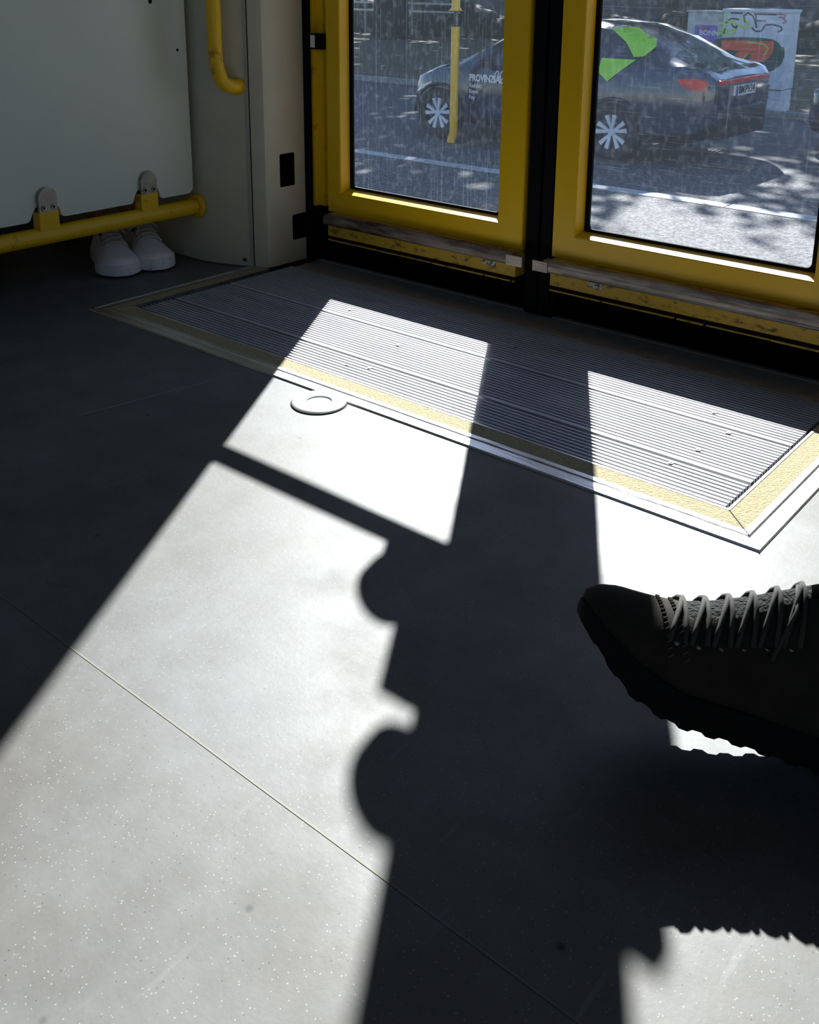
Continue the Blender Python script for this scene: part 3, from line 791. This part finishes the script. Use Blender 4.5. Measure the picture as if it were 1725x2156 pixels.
# seats the two people sit on
def seat(x, y, rot, lab):
    r = empty('tram_seat', (x, y, 0)); tag(r, lab, 'seat')
    s = 1 if rot == 0 else -1
    bm = NB(); box(bm, min(x-.22*s, x+.22*s), max(x-.22*s, x+.22*s), y-.24, y+.24, .34, .405, .03); part('seat_cushion', bm, M_seat, r, smooth=True, angle=40)
    bm = NB(); box(bm, min(x-.30*s, x-.235*s), max(x-.30*s, x-.235*s), y-.24, y+.24, .36, 1.02, .025); part('backrest', bm, M_seat, r, smooth=True, angle=40)
    bm = NB(); box(bm, x-.16, x+.16, y-.18, y+.18, .0, .34, .01); part('pedestal', bm, M_void, r)
seat(-2.69, 1.14, 0, 'dark upholstered seat behind the grey partition'); seat(.61, 1.015, 1, 'dark upholstered seat beyond the right edge, by the door')

# ================================================================ OUTSIDE
GZ = -1.2
C0 = Vector((0, 0, .68))
M_asph = mat('asphalt', (.21, .205, .21), .85, col2=(.03, .03, .033), nscale=38, nlo=.40, nhi=.62, bump=1.0, bscale=38, spec=.35)
M_asph2 = mat('dark_gutter_asphalt', (.12, .125, .14), .75, col2=(.06, .065, .075), nscale=30, bump=.4, bscale=40, spec=.3)
M_sunpatch = mat('sun_patch_tone', (.22, .20, .18), .85, col2=(.13, .12, .11), nscale=9, bump=.3, bscale=30)
M_paint = mat('road_paint', (.60, .60, .60), .6, col2=(.38, .38, .38), nscale=14)
M_grass = mat('dry_grass', (.13, .11, .055), .95, col2=(.04, .043, .018), nscale=9, bump=1, bscale=30, nlo=.3, nhi=.7)
M_kerb = mat('kerb_stone', (.36, .35, .33), .8, col2=(.22, .21, .20), nscale=12)
bm = NB(); box(bm, -60, 20, 1.95, 10.2, GZ-.1, GZ); tag(part('road', bm, M_asph), kind='structure')
bm = NB(); box(bm, -60, 20, 10.2, 14.9, GZ-.1, GZ+.002); tag(part('parking_lane', bm, M_asph2), kind='structure')
bm = NB()
x = -30
while x < 6: box(bm, x, x+1.46, 8.42, 8.60, GZ, GZ+.006); x += 1.475
tag(part('lane_marking', bm, M_paint), kind='structure')
bm = NB(); box(bm, -60, 20, 14.9, 15.05, GZ-.1, GZ+.10, .01); tag(part('kerb', bm, M_kerb), kind='structure')
bm = NB(); box(bm, -60, 20, 15.05, 60, GZ-.1, GZ+.05)
tag(part('grass_verge', bm, M_grass), kind='structure')
# pale bars painting striped sun patches on the lane right of the car
def sun_bars(x, y, rot, name_lab):
    M = Matrix.Translation((x, y, GZ+.004)) @ Matrix.Rotation(rot, 4, 'Z')
    bm = NB()
    for k in range(9): box(bm, -.22+k*.055-.018, -.22+k*.055+.018, -.13, .13, 0, .012, M=M)
    box(bm, -.25, .25, -.15, -.13, 0, .012, M=M); box(bm, -.25, .25, .13, .15, 0, .012, M=M)
    tag(part('sun_patch', bm, M_sunpatch), name_lab, 'drain grate')  # no real grate: pale bars painting a striped sun patch
sun_bars(-4.25, 10.45, .05, 'striped sun patch painted as pale bars on the road, nearer to the tram')
sun_bars(-5.0, 11.3, .05, 'striped sun patch painted as pale bars on the road, beside the black car')

# ---------------- car
M_navy = mat('dark_blue_car_paint', (.012, .025, .058), .22, coat=1.0)
M_cblack = mat('black_car_trim', (.008, .008, .009), .5)
M_cglass = mat('dark_car_glass', (.015, .028, .04), .06, spec=.9)
M_green = mat('lime_green_film', (.30, .72, .04), .45)
M_rim = mat('silver_rim', (.62, .70, .85), .35, .3)
M_tail = mat('red_lamp', (.55, .01, .01), .2)
M_head = mat('clear_lamp', (.55, .6, .65), .15, .4)
M_ltr = mat('white_lettering', (.75, .76, .8), .5)
M_blk = mat('black_lettering', (.01, .01, .01), .6)
M_plate = mat('number_plate', (.78, .78, .76), .5); M_eu = mat('plate_blue', (.02, .05, .4), .5)
US = [0, .04, .15, .42, .75, 1.0, 1.25, 1.55, 2.0, 2.5, 2.9, 3.3, 3.55, 3.75, 3.92, 4.02, 4.09]
TOPZ = [.62, .74, .82, .915, .99, 1.10, 1.24, 1.375, 1.46, 1.50, 1.46, 1.34, 1.22, 1.12, 1.05, 1.01, .95]
BELT = [.55, .66, .74, .83, .89, .93, .94, .95, .965, .985, 1.0, 1.03, 1.05, 1.06, 1.04, 1.00, .93]
HW = [.52, .66, .76, .82, .84, .85, .85, .85, .85, .85, .85, .85, .84, .83, .81, .79, .74]
SILL = [.30, .24, .22, .22, .22, .20, .20, .20, .20, .20, .20, .22, .22, .24, .28, .32, .40]
def ring_at(u):
    tz, be, hw, si = (interp(u, US, q) for q in (TOPZ, BELT, HW, SILL))
    rw = hw*interp(u, [0, 1.0, 1.6, 3.4, 4.09], [.93, .86, .72, .72, .80])
    zr = max(be+.01, tz-.07)
    return [(0, si), (hw*.80, si), (hw*.96, si+.10), (hw, si+(be-si)*.45), (hw*.985, be-.06), (hw*.95, be), (hw*.95+(rw-hw*.95)*.5, be+(zr-be)*.5), (rw, zr), (rw*.80, tz-.018), (rw*.4, tz-.003), (0, tz)]
def car(name, xf, ys, lab, detail=True):
    """front at xf, near side at ys, facing -x"""
    yc = ys+.85
    root = empty(name, (xf+2.0, yc, GZ)); tag(root, lab, 'car')
    def P(u, y, z, o=0): return Vector((xf+u, yc-y-o, GZ+z))
    bm = NB(); st = []
    uu = []
    for a, b in zip(US, US[1:]):
        k = max(1, int(round((b-a)/.14)))
        uu += [a+(b-a)*i/k for i in range(k)]
    uu.append(US[-1])
    for u in uu:
        r = ring_at(u); full = [(y, z) for y, z in r] + [(-y, z) for y, z in r[1:-1][::-1]]
        st.append([bm.verts.new(P(u, y, z)) for y, z in full])
    n_ = len(st[0])
    for i, (a, b) in enumerate(zip(st, st[1:])):
        um = (uu[i]+uu[i+1])/2
        for k in range(n_):
            f = bm.faces.new((a[k], a[(k+1) % n_], b[(k+1) % n_], b[k]))
            kk = k if k < 10 else 19-k
            side_glass = kk in (5, 6) and 1.12 < um < 3.62 and not (1.98 < um < 2.06) and not (2.86 < um < 2.98)
            front_glass = kk in (7, 8, 9) and .98 < um < 1.52
            rear_glass = kk in (7, 8, 9) and 3.62 < um < 3.98
            if side_glass or front_glass or rear_glass: f.material_index = 1
            if kk in (0, 1): f.material_index = 2
    bm.faces.new(st[0]); bm.faces.new(st[-1])
    body = part('car_body', bm, [M_navy, M_cglass, M_cblack], root, smooth=True, angle=38)
    wr = .315
    for u in (.56, 3.0):
        for sg in (1, -1):
            c_ = P(u, sg*.79, wr); y_ = Vector((0, -sg, 0))
            bm = NB(); prof = [(.20, -.09), (.225, -.10), (wr-.03, -.10), (wr, -.07), (wr, .07), (wr-.03, .10), (.225, .10), (.20, .09)]
            t_ = bmesh.new(); rg = [[t_.verts.new((r_*cos(2*pi*k/36), r_*sin(2*pi*k/36), z_)) for k in range(36)] for r_, z_ in prof]
            for a, b in zip(rg, rg[1:]):
                for k in range(36): t_.faces.new((a[k], a[(k+1) % 36], b[(k+1) % 36], b[k]))
            Mx = Matrix.Translation(c_) @ y_.to_track_quat('Z', 'Y').to_matrix().to_4x4(); t_.transform(Mx); merge(bm, t_)
            disc(bm, c_+y_*.02, y_, .205, .02, 36)
            wh = part('wheel', bm, M_cblack, root, smooth=True, angle=40)
            bm = NB()
            t_ = bmesh.new()
            for k in range(5):
                for dv in (-.20, .20):
                    a0 = 2*pi*k/5 + pi/2 + .1; d0 = Vector((cos(a0+dv*.55), sin(a0+dv*.55), 0)); d1 = Vector((cos(a0+dv*1.25), sin(a0+dv*1.25), 0))
                    q0 = Vector((-d0.y, d0.x, 0)); q1 = Vector((-d1.y, d1.x, 0))
                    vv = [d0*.035-q0*.012, d0*.035+q0*.012, d1*.192+q1*.026, d1*.192-q1*.026]
                    lo = [t_.verts.new(v+Vector((0, 0, .05))) for v in vv]; hi = [t_.verts.new(v+Vector((0, 0, .078 if j < 2 else .088))) for j, v in enumerate(vv)]
                    t_.faces.new(lo[::-1]); t_.faces.new(hi)
                    for j in range(4): t_.faces.new((lo[j], lo[(j+1) % 4], hi[(j+1) % 4], hi[j]))
            bmesh.ops.create_cone(t_, cap_ends=True, segments=20, radius1=.05, radius2=.04, depth=.04, matrix=Matrix.Translation((0, 0, .07)))
            t_.transform(Mx); merge(bm, t_)
            part('rim', bm, M_rim, wh)
    # wheel arches
    for u in (.56, 3.0):
        bm = NB(); tube(bm, [P(u, .86, wr)+Vector((cos(a)*.36, 0, sin(a)*.36)) for a in [pi*i/16 for i in range(17)]], .022, 6); part('wheel_arch', bm, M_cblack, root, smooth=True)
    bm = NB(); t_ = bmesh.new(); bmesh.ops.create_uvsphere(t_, u_segments=16, v_segments=10, radius=1)
    for v in t_.verts: v.co = P(1.32, .93, .98) + Vector((v.co.x*.10, v.co.y*.09, v.co.z*.065))
    merge(bm, t_); part('wing_mirror', bm, M_cblack, root, smooth=True)
    def surf(u, z, o=.006):
        r = ring_at(u)
        for (y0, z0), (y1, z1) in zip(r[1:9], r[2:9]):
            if z0 <= z <= z1 and z1 > z0: return P(u, y0+(y1-y0)*(z-z0)/(z1-z0), z, o)
        return P(u, r[7][0], z, o)
    def patch(pts, m, nm, o=.007, sub=5, par=None):
        t_ = bmesh.new(); t_.faces.new([t_.verts.new((a, b, 0)) for a, b in pts])
        bmesh.ops.triangulate(t_, faces=t_.faces[:])
        bmesh.ops.subdivide_edges(t_, edges=t_.edges[:], cuts=sub, use_grid_fill=True)
        for v in t_.verts: v.co = surf(v.co.x, v.co.y, o)
        return part(nm, t_, m, par or root, smooth=True)
    if detail:
        q = lambda x, z: (x-xf, z-GZ)
        patch([q(-5.637, .219), q(-5.50, .24), q(-5.30, .235), q(-5.15, .14), q(-5.076, .043), q(-5.162, -.06), q(-5.273, -.071), q(-5.42, .08)], M_green, 'green_patch', .03)
        patch([q(-5.66, -.10), q(-5.243, -.099), q(-5.53, -.344), q(-5.66, -.24)], M_green, 'green_patch', .01)
        patch([(.02, .46), (.10, .53), (.40, .66), (.42, .70), (.16, .62), (.0, .50)], M_head, 'headlamp', .008)
        patch([(3.70, .93), (3.80, .84), (4.00, .82), (4.04, .92), (3.90, .95)], M_tail, 'tail_lamp', .012)
        # tail face fittings
        X = xf+4.09
        bm = NB(); box(bm, X-.03, X+.03, yc-.66, yc+.66, .88+GZ, .93+GZ, .01); part('tail_lamp', bm, M_tail, root)
        bm = NB(); box(bm, X+.0, X+.035, yc-.26, yc+.26, .745+GZ, .855+GZ, .004); pl = part('number_plate', bm, M_plate, root)
        bm = NB(); box(bm, X+.03, X+.037, yc-.26, yc-.225, .747+GZ, .853+GZ); part('plate_band', bm, M_eu, pl)
        bm = NB(); box(bm, X-.04, X+.01, yc-.45, yc-.25, .40+GZ, .44+GZ, .005); part('reflector', bm, M_tail, root)
        bm = NB(); box(bm, X-.25, X+.05, yc-.60, yc+.60, .30+GZ, .62+GZ, .04); part('rear_bumper', bm, M_cblack, root, smooth=True, angle=30)
        y_ = ys-.030; ft = (pi/2, 0, 0)
        lettering('PROVINZIAL', .084, (-7.385, y_, -.452), ft, M_ltr, root, 'lettering', .005, .49)
        lettering('Raddatz', .054, (-7.385, y_, -.530), ft, M_ltr, root, 'lettering', .001, .20)
        lettering('Beyer', .054, (-7.385, y_, -.600), ft, M_ltr, root, 'lettering', .001, .145)
        lettering('Fey', .054, (-7.385, y_, -.670), ft, M_ltr, root, 'lettering', .001, .09)
        lettering('BM', .086, (X+.038, yc-.205, .768+GZ), (pi/2, 0, pi/2), M_blk, pl, 'lettering', .003, .14)
        lettering('PV34', .086, (X+.038, yc-.035, .768+GZ), (pi/2, 0, pi/2), M_blk, pl, 'lettering', .003, .26)
        for k in range(2):
            bm = NB(); a = Vector((-6.99+k*.075, y_, -.375)); tube(bm, [a+Vector((cos(w)*.028+sin(w)*.02, 0, sin(w)*.06)) for w in [2*pi*i/14 for i in range(15)]], .007, 6); part('logo_loop', bm, M_ltr, root)
    return root
def lettering(s_, size, loc, rot, m, par, nm, bold=0, width=None):
    cu = bpy.data.curves.new(nm, 'FONT'); cu.body = s_; cu.size = size*1.35; cu.extrude = .001; cu.offset = bold; cu.resolution_u = 3
    tmp = bpy.data.objects.new(nm, cu); COL.objects.link(tmp)
    dg = bpy.context.evaluated_depsgraph_get(); me = bpy.data.meshes.new_from_object(tmp.evaluated_get(dg))
    bpy.data.objects.remove(tmp)
    if width:
        xs_ = [v.co.x for v in me.vertices]; me.transform(Matrix.Scale(width/(max(xs_)-min(xs_)), 4, (1, 0, 0)))
    me.transform(Matrix.Translation(loc) @ (Matrix.Rotation(rot[2], 4, 'Z') @ Matrix.Rotation(rot[0], 4, 'X')))
    bm = bmesh.new(); bm.from_mesh(me)
    return part(nm, bm, m, par)
car('car', -8.43, 9.95, 'dark hatchback with lime green patches and white door lettering beyond the glass')
car('car', -4.08, 11.9, 'black car of which only the nose shows at the right edge, beyond the glass', False)

# ---------------- yellow pole standing in for a glass reflection; dark band paints its shadow gap
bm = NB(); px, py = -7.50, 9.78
yp = empty('pole_reflection', (px, py, GZ)); tag(yp, 'yellow pole standing in for a glass reflection, with a painted shadow band, before the dark hatchback', 'pole')
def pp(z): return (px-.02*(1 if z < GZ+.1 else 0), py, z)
tube(bm, [(px-.04, py, GZ), (px-.02, py, GZ+.06), (px, py, GZ+.14), (px, py, .18)], .05, 20); part('lower_post_reflection', bm, M_yel, yp, smooth=True, angle=40)
bm = NB(); tube(bm, [(px, py, .17), (px, py, .375)], .03, 20); part('band', bm, mat('shadow_band', (.05, .045, .03), .7), yp, smooth=True, angle=40)
bm = NB(); tube(bm, [(px, py, .365), (px, py, .372), (px, py, .41), (px, py, 1.4)], [.10, .075, .05, .05], 20); part('upper_post_reflection', bm, M_yel, yp, smooth=True, angle=40)

# ---------------- cabinets with graffiti
M_cab = mat('grey_cabinet_enamel', (.72, .77, .82), .6, col2=(.60, .64, .68), nscale=6)
M_cab2 = mat('older_grey_cabinet', (.60, .63, .60), .65, col2=(.36, .38, .36), nscale=8)
PAINT = dict(g=(.012, .075, .045), r=(.85, .11, .03), l=(.42, .75, .06), k=(.02, .015, .03), t=(.02, .32, .33), c=(.55, .09, .12))
MP = {k: mat('spray_paint_'+{'g': 'green', 'r': 'red', 'l': 'lime', 'k': 'black', 't': 'teal', 'c': 'crimson'}[k], v, .6) for k, v in PAINT.items()}
cx0, cx1, cy0, cz0, cz1 = -6.50, -5.525, 15.2, GZ, .345
cab = empty('utility_cabinet', ((cx0+cx1)/2, cy0+.2, GZ)); tag(cab, 'tall pale utility cabinet with big red and green graffiti beside the dark hatchback', 'utility cabinet')
bm = NB(); box(bm, cx0, cx1, cy0, cy0+.42, cz0, -.83, .004); part('plinth', bm, M_cab, cab)
bm = NB(); box(bm, cx0-.01, cx1+.01, cy0-.015, cy0+.43, -.815, cz1-.05, .006); part('housing', bm, M_cab, cab)
bm = NB(); box(bm, cx0-.03, cx1+.03, cy0-.04, cy0+.45, cz1-.05, cz1, .015); part('cabinet_roof', bm, M_cab, cab)
bm = NB(); box(bm, (cx0+cx1)/2-.16, (cx0+cx1)/2-.155, cy0-.0165, cy0-.01, -.80, cz1-.07); part('door_joint', bm, M_cblack, cab)
# paint strokes, measured on the cabinet front as (across, down) on a 680 x 1290 sheet
def gp(X_, Y_):
    xl = 630-.105*(Y_-110); xr = 1310-.125*(Y_-95)
    return (cx0+(X_-xl)/(xr-xl)*(cx1-cx0), cz1-(Y_-105)/1290*(cz1-cz0))
def blob(nm, pts, key, lay):
    P = [gp(*p) for p in pts]; bm = NB(); prism(bm, P, cy0-.0175-lay*.001, cy0-.016, M=XZ); part(nm, bm, MP[key], cab)
def stroke(nm, paths, w, key, lay):
    bm = NB()
    for pth in paths:
        P = [gp(*p) for p in pth]; Q = []
        for i in range(len(P)-1):
            for k in range(4): u = k/4; Q.append((P[i][0]*(1-u)+P[i+1][0]*u, P[i][1]*(1-u)+P[i+1][1]*u))
        Q.append(P[-1]); L1 = []; L2 = []
        for i, p in enumerate(Q):
            a = Q[max(i-1, 0)]; b = Q[min(i+1, len(Q)-1)]; d = Vector((b[0]-a[0], b[1]-a[1])); d.normalize(); q = Vector((-d.y, d.x))*w/2
            y_ = cy0-.0176-lay*.001
            L1.append(bm.verts.new((p[0]+q.x, y_, p[1]+q.y))); L2.append(bm.verts.new((p[0]-q.x, y_, p[1]-q.y)))
        for i in range(len(Q)-1): bm.faces.new((L1[i], L1[i+1], L2[i+1], L2[i]))
    part(nm, bm, MP[key], cab)
blob('graffiti_green', [(515, 490), (600, 470), (760, 452), (980, 450), (1130, 462), (1180, 495), (1210, 545), (1245, 560), (1240, 660), (1205, 760), (1120, 840), (1020, 885), (900, 885), (820, 910), (790, 960), (770, 1010), (740, 1080), (700, 1150), (620, 1215), (575, 1205), (540, 1160), (480, 1165), (420, 1130), (385, 1060), (350, 960), (370, 820), (440, 700), (430, 600)], 'g', 0)
blob('graffiti_red', [(585, 500), (690, 495), (900, 490), (1135, 490), (1130, 600), (1080, 690), (1010, 740), (870, 755), (900, 620), (840, 700), (740, 840), (640, 915), (580, 850), (680, 720), (770, 620), (610, 615), (600, 745), (550, 740)], 'r', 1)
blob('graffiti_red', [(430, 690), (470, 715), (500, 800), (540, 900), (600, 1010), (600, 1095), (490, 1105), (465, 980), (425, 860)], 'r', 1)
stroke('graffiti_lime', [[(860, 510), (960, 515), (1040, 530), (1075, 570), (1050, 640), (1020, 660)], [(850, 660), (790, 740), (700, 830), (650, 880)], [(460, 750), (510, 850), (550, 950), (580, 1010)]], .018, 'l', 2)
stroke('graffiti_lime', [[(640, 160), (650, 260), (620, 360), (600, 450)], [(560, 290), (700, 270), (760, 330), (680, 380), (560, 360)], [(700, 240), (830, 230), (880, 290), (860, 350), (760, 300), (720, 420)], [(530, 420), (620, 400), (700, 440)]], .028, 'l', 1)
stroke('graffiti_black', [[(690, 160), (820, 160)], [(840, 270), (830, 190), (880, 155), (930, 190), (950, 260), (965, 330)], [(940, 165), (1180, 165)], [(960, 165), (960, 330)], [(960, 245), (1070, 245)], [(910, 330), (950, 375), (1010, 370), (1060, 290), (1140, 285), (1220, 310), (1225, 350), (1180, 370)], [(690, 290), (720, 335), (760, 320)], [(660, 250), (700, 225), (780, 235)]], .020, 'k', 2)
stroke('graffiti_black', [[(690, 1130), (720, 1220), (770, 1100)], [(810, 1070), (800, 1230), (840, 1240), (850, 1170), (870, 1240), (920, 1120)], [(920, 1110), (1050, 1190), (1040, 1080)], [(890, 1225), (980, 1225)]], .014, 'k', 2)
stroke('graffiti_green', [[(770, 990), (870, 1010), (980, 1020), (1080, 1030)], [(900, 1000), (890, 960), (940, 940), (980, 970), (960, 1010), (930, 1030), (960, 1090), (930, 1110)]], .020, 'g', 2)
stroke('graffiti_crimson', [[(1190, 160), (1270, 165), (1260, 200), (1200, 195)], [(1240, 210), (1275, 240), (1240, 270)]], .016, 'c', 2)
# darker seam lines of the front
bm = NB(); box(bm, cx0, cx1, cy0-.0162, cy0-.01, -.83, -.815); part('housing_shadow_gap', bm, M_cblack, cab)
cb2 = empty('utility_cabinet', (-6.85, 15.6, GZ)); tag(cb2, 'older grey utility cabinet carrying a purple poster, left of the graffiti cabinet', 'utility cabinet')
bm = NB(); box(bm, -7.20, -6.56, 15.42, 15.8, GZ, .27, .006); part('housing', bm, M_cab2, cb2)
bm = NB(); box(bm, -7.22, -6.54, 15.40, 15.82, .27, .30, .008); part('cabinet_roof', bm, M_cab2, cb2)
bm = NB(); box(bm, -7.06, -6.70, 15.408, 15.416, -.62, .075, .001); po = part('poster', bm, mat('purple_poster', (.20, .12, .55), .6, col2=(.13, .10, .42), nscale=6), cb2)
lettering('BONN', .082, (-6.985, 15.405, -.075), (pi/2, 0, 0), M_ltr, po, 'lettering', .003)
bm = NB(); box(bm, -6.98, -6.86, 15.404, 15.407, .01, .05); part('red_mark', bm, MP['c'], po)

# ---------------- trees: trunk plus a crown of leaves
M_bark = mat('dark_bark', (.035, .030, .026), .95, bump=.8, bscale=18, stretch=(1, 1, .25))
M_leaf = mat('tree_leaves', (.06, .11, .025), .8)
def tree(x, y, r, h, cx_, cy_, cz_, rx, rz, nleaf, size, lab, seed):
    rnd = random.Random(seed)
    root = empty('tree', (x, y, GZ)); tag(root, lab, 'tree', 'street trees outside the tram')
    bm = NB(); tube(bm, [(x, y, GZ-.1), (x+.02, y, GZ+.5), (x-.05, y+.05, GZ+h*.5), (cx_*.5+x*.5, cy_*.5+y*.5, GZ+h)], [r*1.25, r, r*.85, r*.5], 14)
    for k in range(7):
        a = rnd.uniform(0, 2*pi); b = Vector((x*.5+cx_*.5, y*.5+cy_*.5, GZ+h*.9)); e_ = Vector((cx_+cos(a)*rx*.7, cy_+sin(a)*rx*.7, cz_+rnd.uniform(-.4, .5)*rz))
        tube(bm, [b, b.lerp(e_, .5)+Vector((0, 0, .3)), e_], [r*.35, r*.2, .03], 7)
    part('trunk', bm, M_bark, root, smooth=True)
    V = []; F = []
    nc = nleaf//28
    for c in range(nc):
        while True:
            p = Vector((rnd.uniform(-1, 1), rnd.uniform(-1, 1), rnd.uniform(-1, 1)))
            if .2 < p.length < 1: break
        cc = Vector((cx_+p.x*rx, cy_+p.y*rx, cz_+p.z*rz))
        for l in range(28):
            q = cc+Vector((rnd.gauss(0, .34), rnd.gauss(0, .34), rnd.gauss(0, .22)))
            u = Vector((rnd.gauss(0, 1), rnd.gauss(0, 1), rnd.gauss(0, 1))).normalized(); v = u.orthogonal().normalized(); s_ = size*rnd.uniform(.6, 1.3)
            i = len(V); V += [q-u*s_, q+v*s_*.5, q+u*s_, q-v*s_*.5]; F.append((i, i+1, i+2, i+3))
    me = bpy.data.meshes.new('crown'); me.from_pydata([v-Vector((x, y, GZ)) for v in V], [], F); me.materials.append(M_leaf)
    o = bpy.data.objects.new('crown', me); link(o, root)
tree(-9.6, 15.3, .22, 5.0, -13.4, 16.9, 6.2, 3.5, 2.6, 7000, .17, 'street tree behind the dark hatchback, its crown shading the road', 1)
tree(-2.0, 17.5, .20, 5.2, -7.0, 18.8, 7.0, 2.6, 1.8, 2600, .13, 'street tree right of the graffiti cabinet, its crown above the view', 2)
tree(-23.0, 26.4, .62, 5.5, -22, 28, 7.5, 7, 3.5, 9000, .26, 'thick dark trunk far off on the grass, in the left window', 3)
tree(-14.5, 24.0, .22, 5.0, -16, 25, 7.0, 6.5, 3.2, 9000, .24, 'distant tree behind the hatchback with its crown out of view', 5)
tree(-28, 34.0, .25, 5.0, -26, 34, 7.2, 6.5, 3.2, 8000, .26, 'tree added behind the hedge to shade the grass, farthest to the left', 6)  # this and the next two trees are added to shade the grass
tree(-17, 35.0, .25, 5.0, -17.5, 34.5, 7.4, 6.5, 3.2, 8000, .26, 'tree added behind the hedge to shade the grass, behind the distant fence end', 7)
tree(-10, 31.8, .25, 5.0, -11.5, 27.5, 7.4, 5.5, 3.0, 7000, .24, 'tree added at the hedge to shade the grass, behind the graffiti cabinet', 8)
# ---------------- far background: fence with pale rails, hedge, house
M_hedge = mat('hedge_leaves', (.045, .06, .03), .95, col2=(.012, .016, .010), nscale=5, bump=1, bscale=14)
bm = NB(); 
rnd = random.Random(9)
xs = [-45+i*.5 for i in range(90)]
prev = None
for i, x in enumerate(xs):
    h = .9+.25*sin(x*1.3)+.2*rnd.random(); w = .7+.2*rnd.random()
    r_ = [bm.verts.new((x, 30-w, GZ)), bm.verts.new((x, 30-w*.95, GZ+h*.6)), bm.verts.new((x, 30-w*.4, GZ+h)), bm.verts.new((x, 30+w*.4, GZ+h)), bm.verts.new((x, 30+w, GZ))]
    if prev:
        for k in range(4): bm.faces.new((prev[k], prev[k+1], r_[k+1], r_[k]))
    prev = r_
tag(part('hedge', bm, M_hedge, smooth=True), 'long dark hedge at the far side of the grass', 'hedge')
fe = empty('fence', (-24, 29, GZ)); tag(fe, 'pale slatted fence on the far side of the grass, by the thick trunk', 'fence')
for z in (-.30, -.02, .26, .54):
    bm = NB(); box(bm, -29, -22, 28.9, 28.94, z-.05, z+.02); part('slat', bm, M_paint, fe)
for x in (-28.8, -26.5, -24.2, -22.2):
    bm = NB(); box(bm, x-.05, x+.05, 28.94, 29.02, GZ, .8); part('post', bm, M_kerb, fe)
M_house = mat('dark_rendered_wall', (.13, .14, .15), .8, col2=(.08, .085, .09), nscale=1.2)
hs_ = empty('house', (-18, 40, GZ)); tag(hs_, 'dim rendered house in the distance beyond hedge and fence', 'house')
bm = NB(); box(bm, -60, 12, 40, 48, GZ, 2.6); part('wall', bm, M_house, hs_)
for k in range(12):
    x = -46+k*4.6
    bm = NB(); box(bm, x, x+1.8, 39.93, 40.0, .2, 2.2); w_ = part('window', bm, M_paint, hs_)
    bm = NB(); box(bm, x+.12, x+1.68, 39.9, 39.93, .32, 2.08); part('pane', bm, M_cglass, w_)
bm = NB(); vv = [(-61, 39.5, 2.6), (13, 39.5, 2.6), (13, 44, 4.2), (-61, 44, 4.2)]; vv2 = [(-61, 48.5, 2.6), (13, 48.5, 2.6)]
A_ = [bm.verts.new(v) for v in vv]; B_ = [bm.verts.new(v) for v in vv2]
bm.faces.new(A_); bm.faces.new((B_[1], B_[0], A_[3], A_[2])); bm.faces.new((A_[0], A_[3], B_[0])); bm.faces.new((A_[1], B_[1], A_[2])); bm.faces.new((A_[0], B_[0], B_[1], A_[1]))
part('roof', bm, mat('roof_tiles', (.16, .06, .04), .8), hs_)
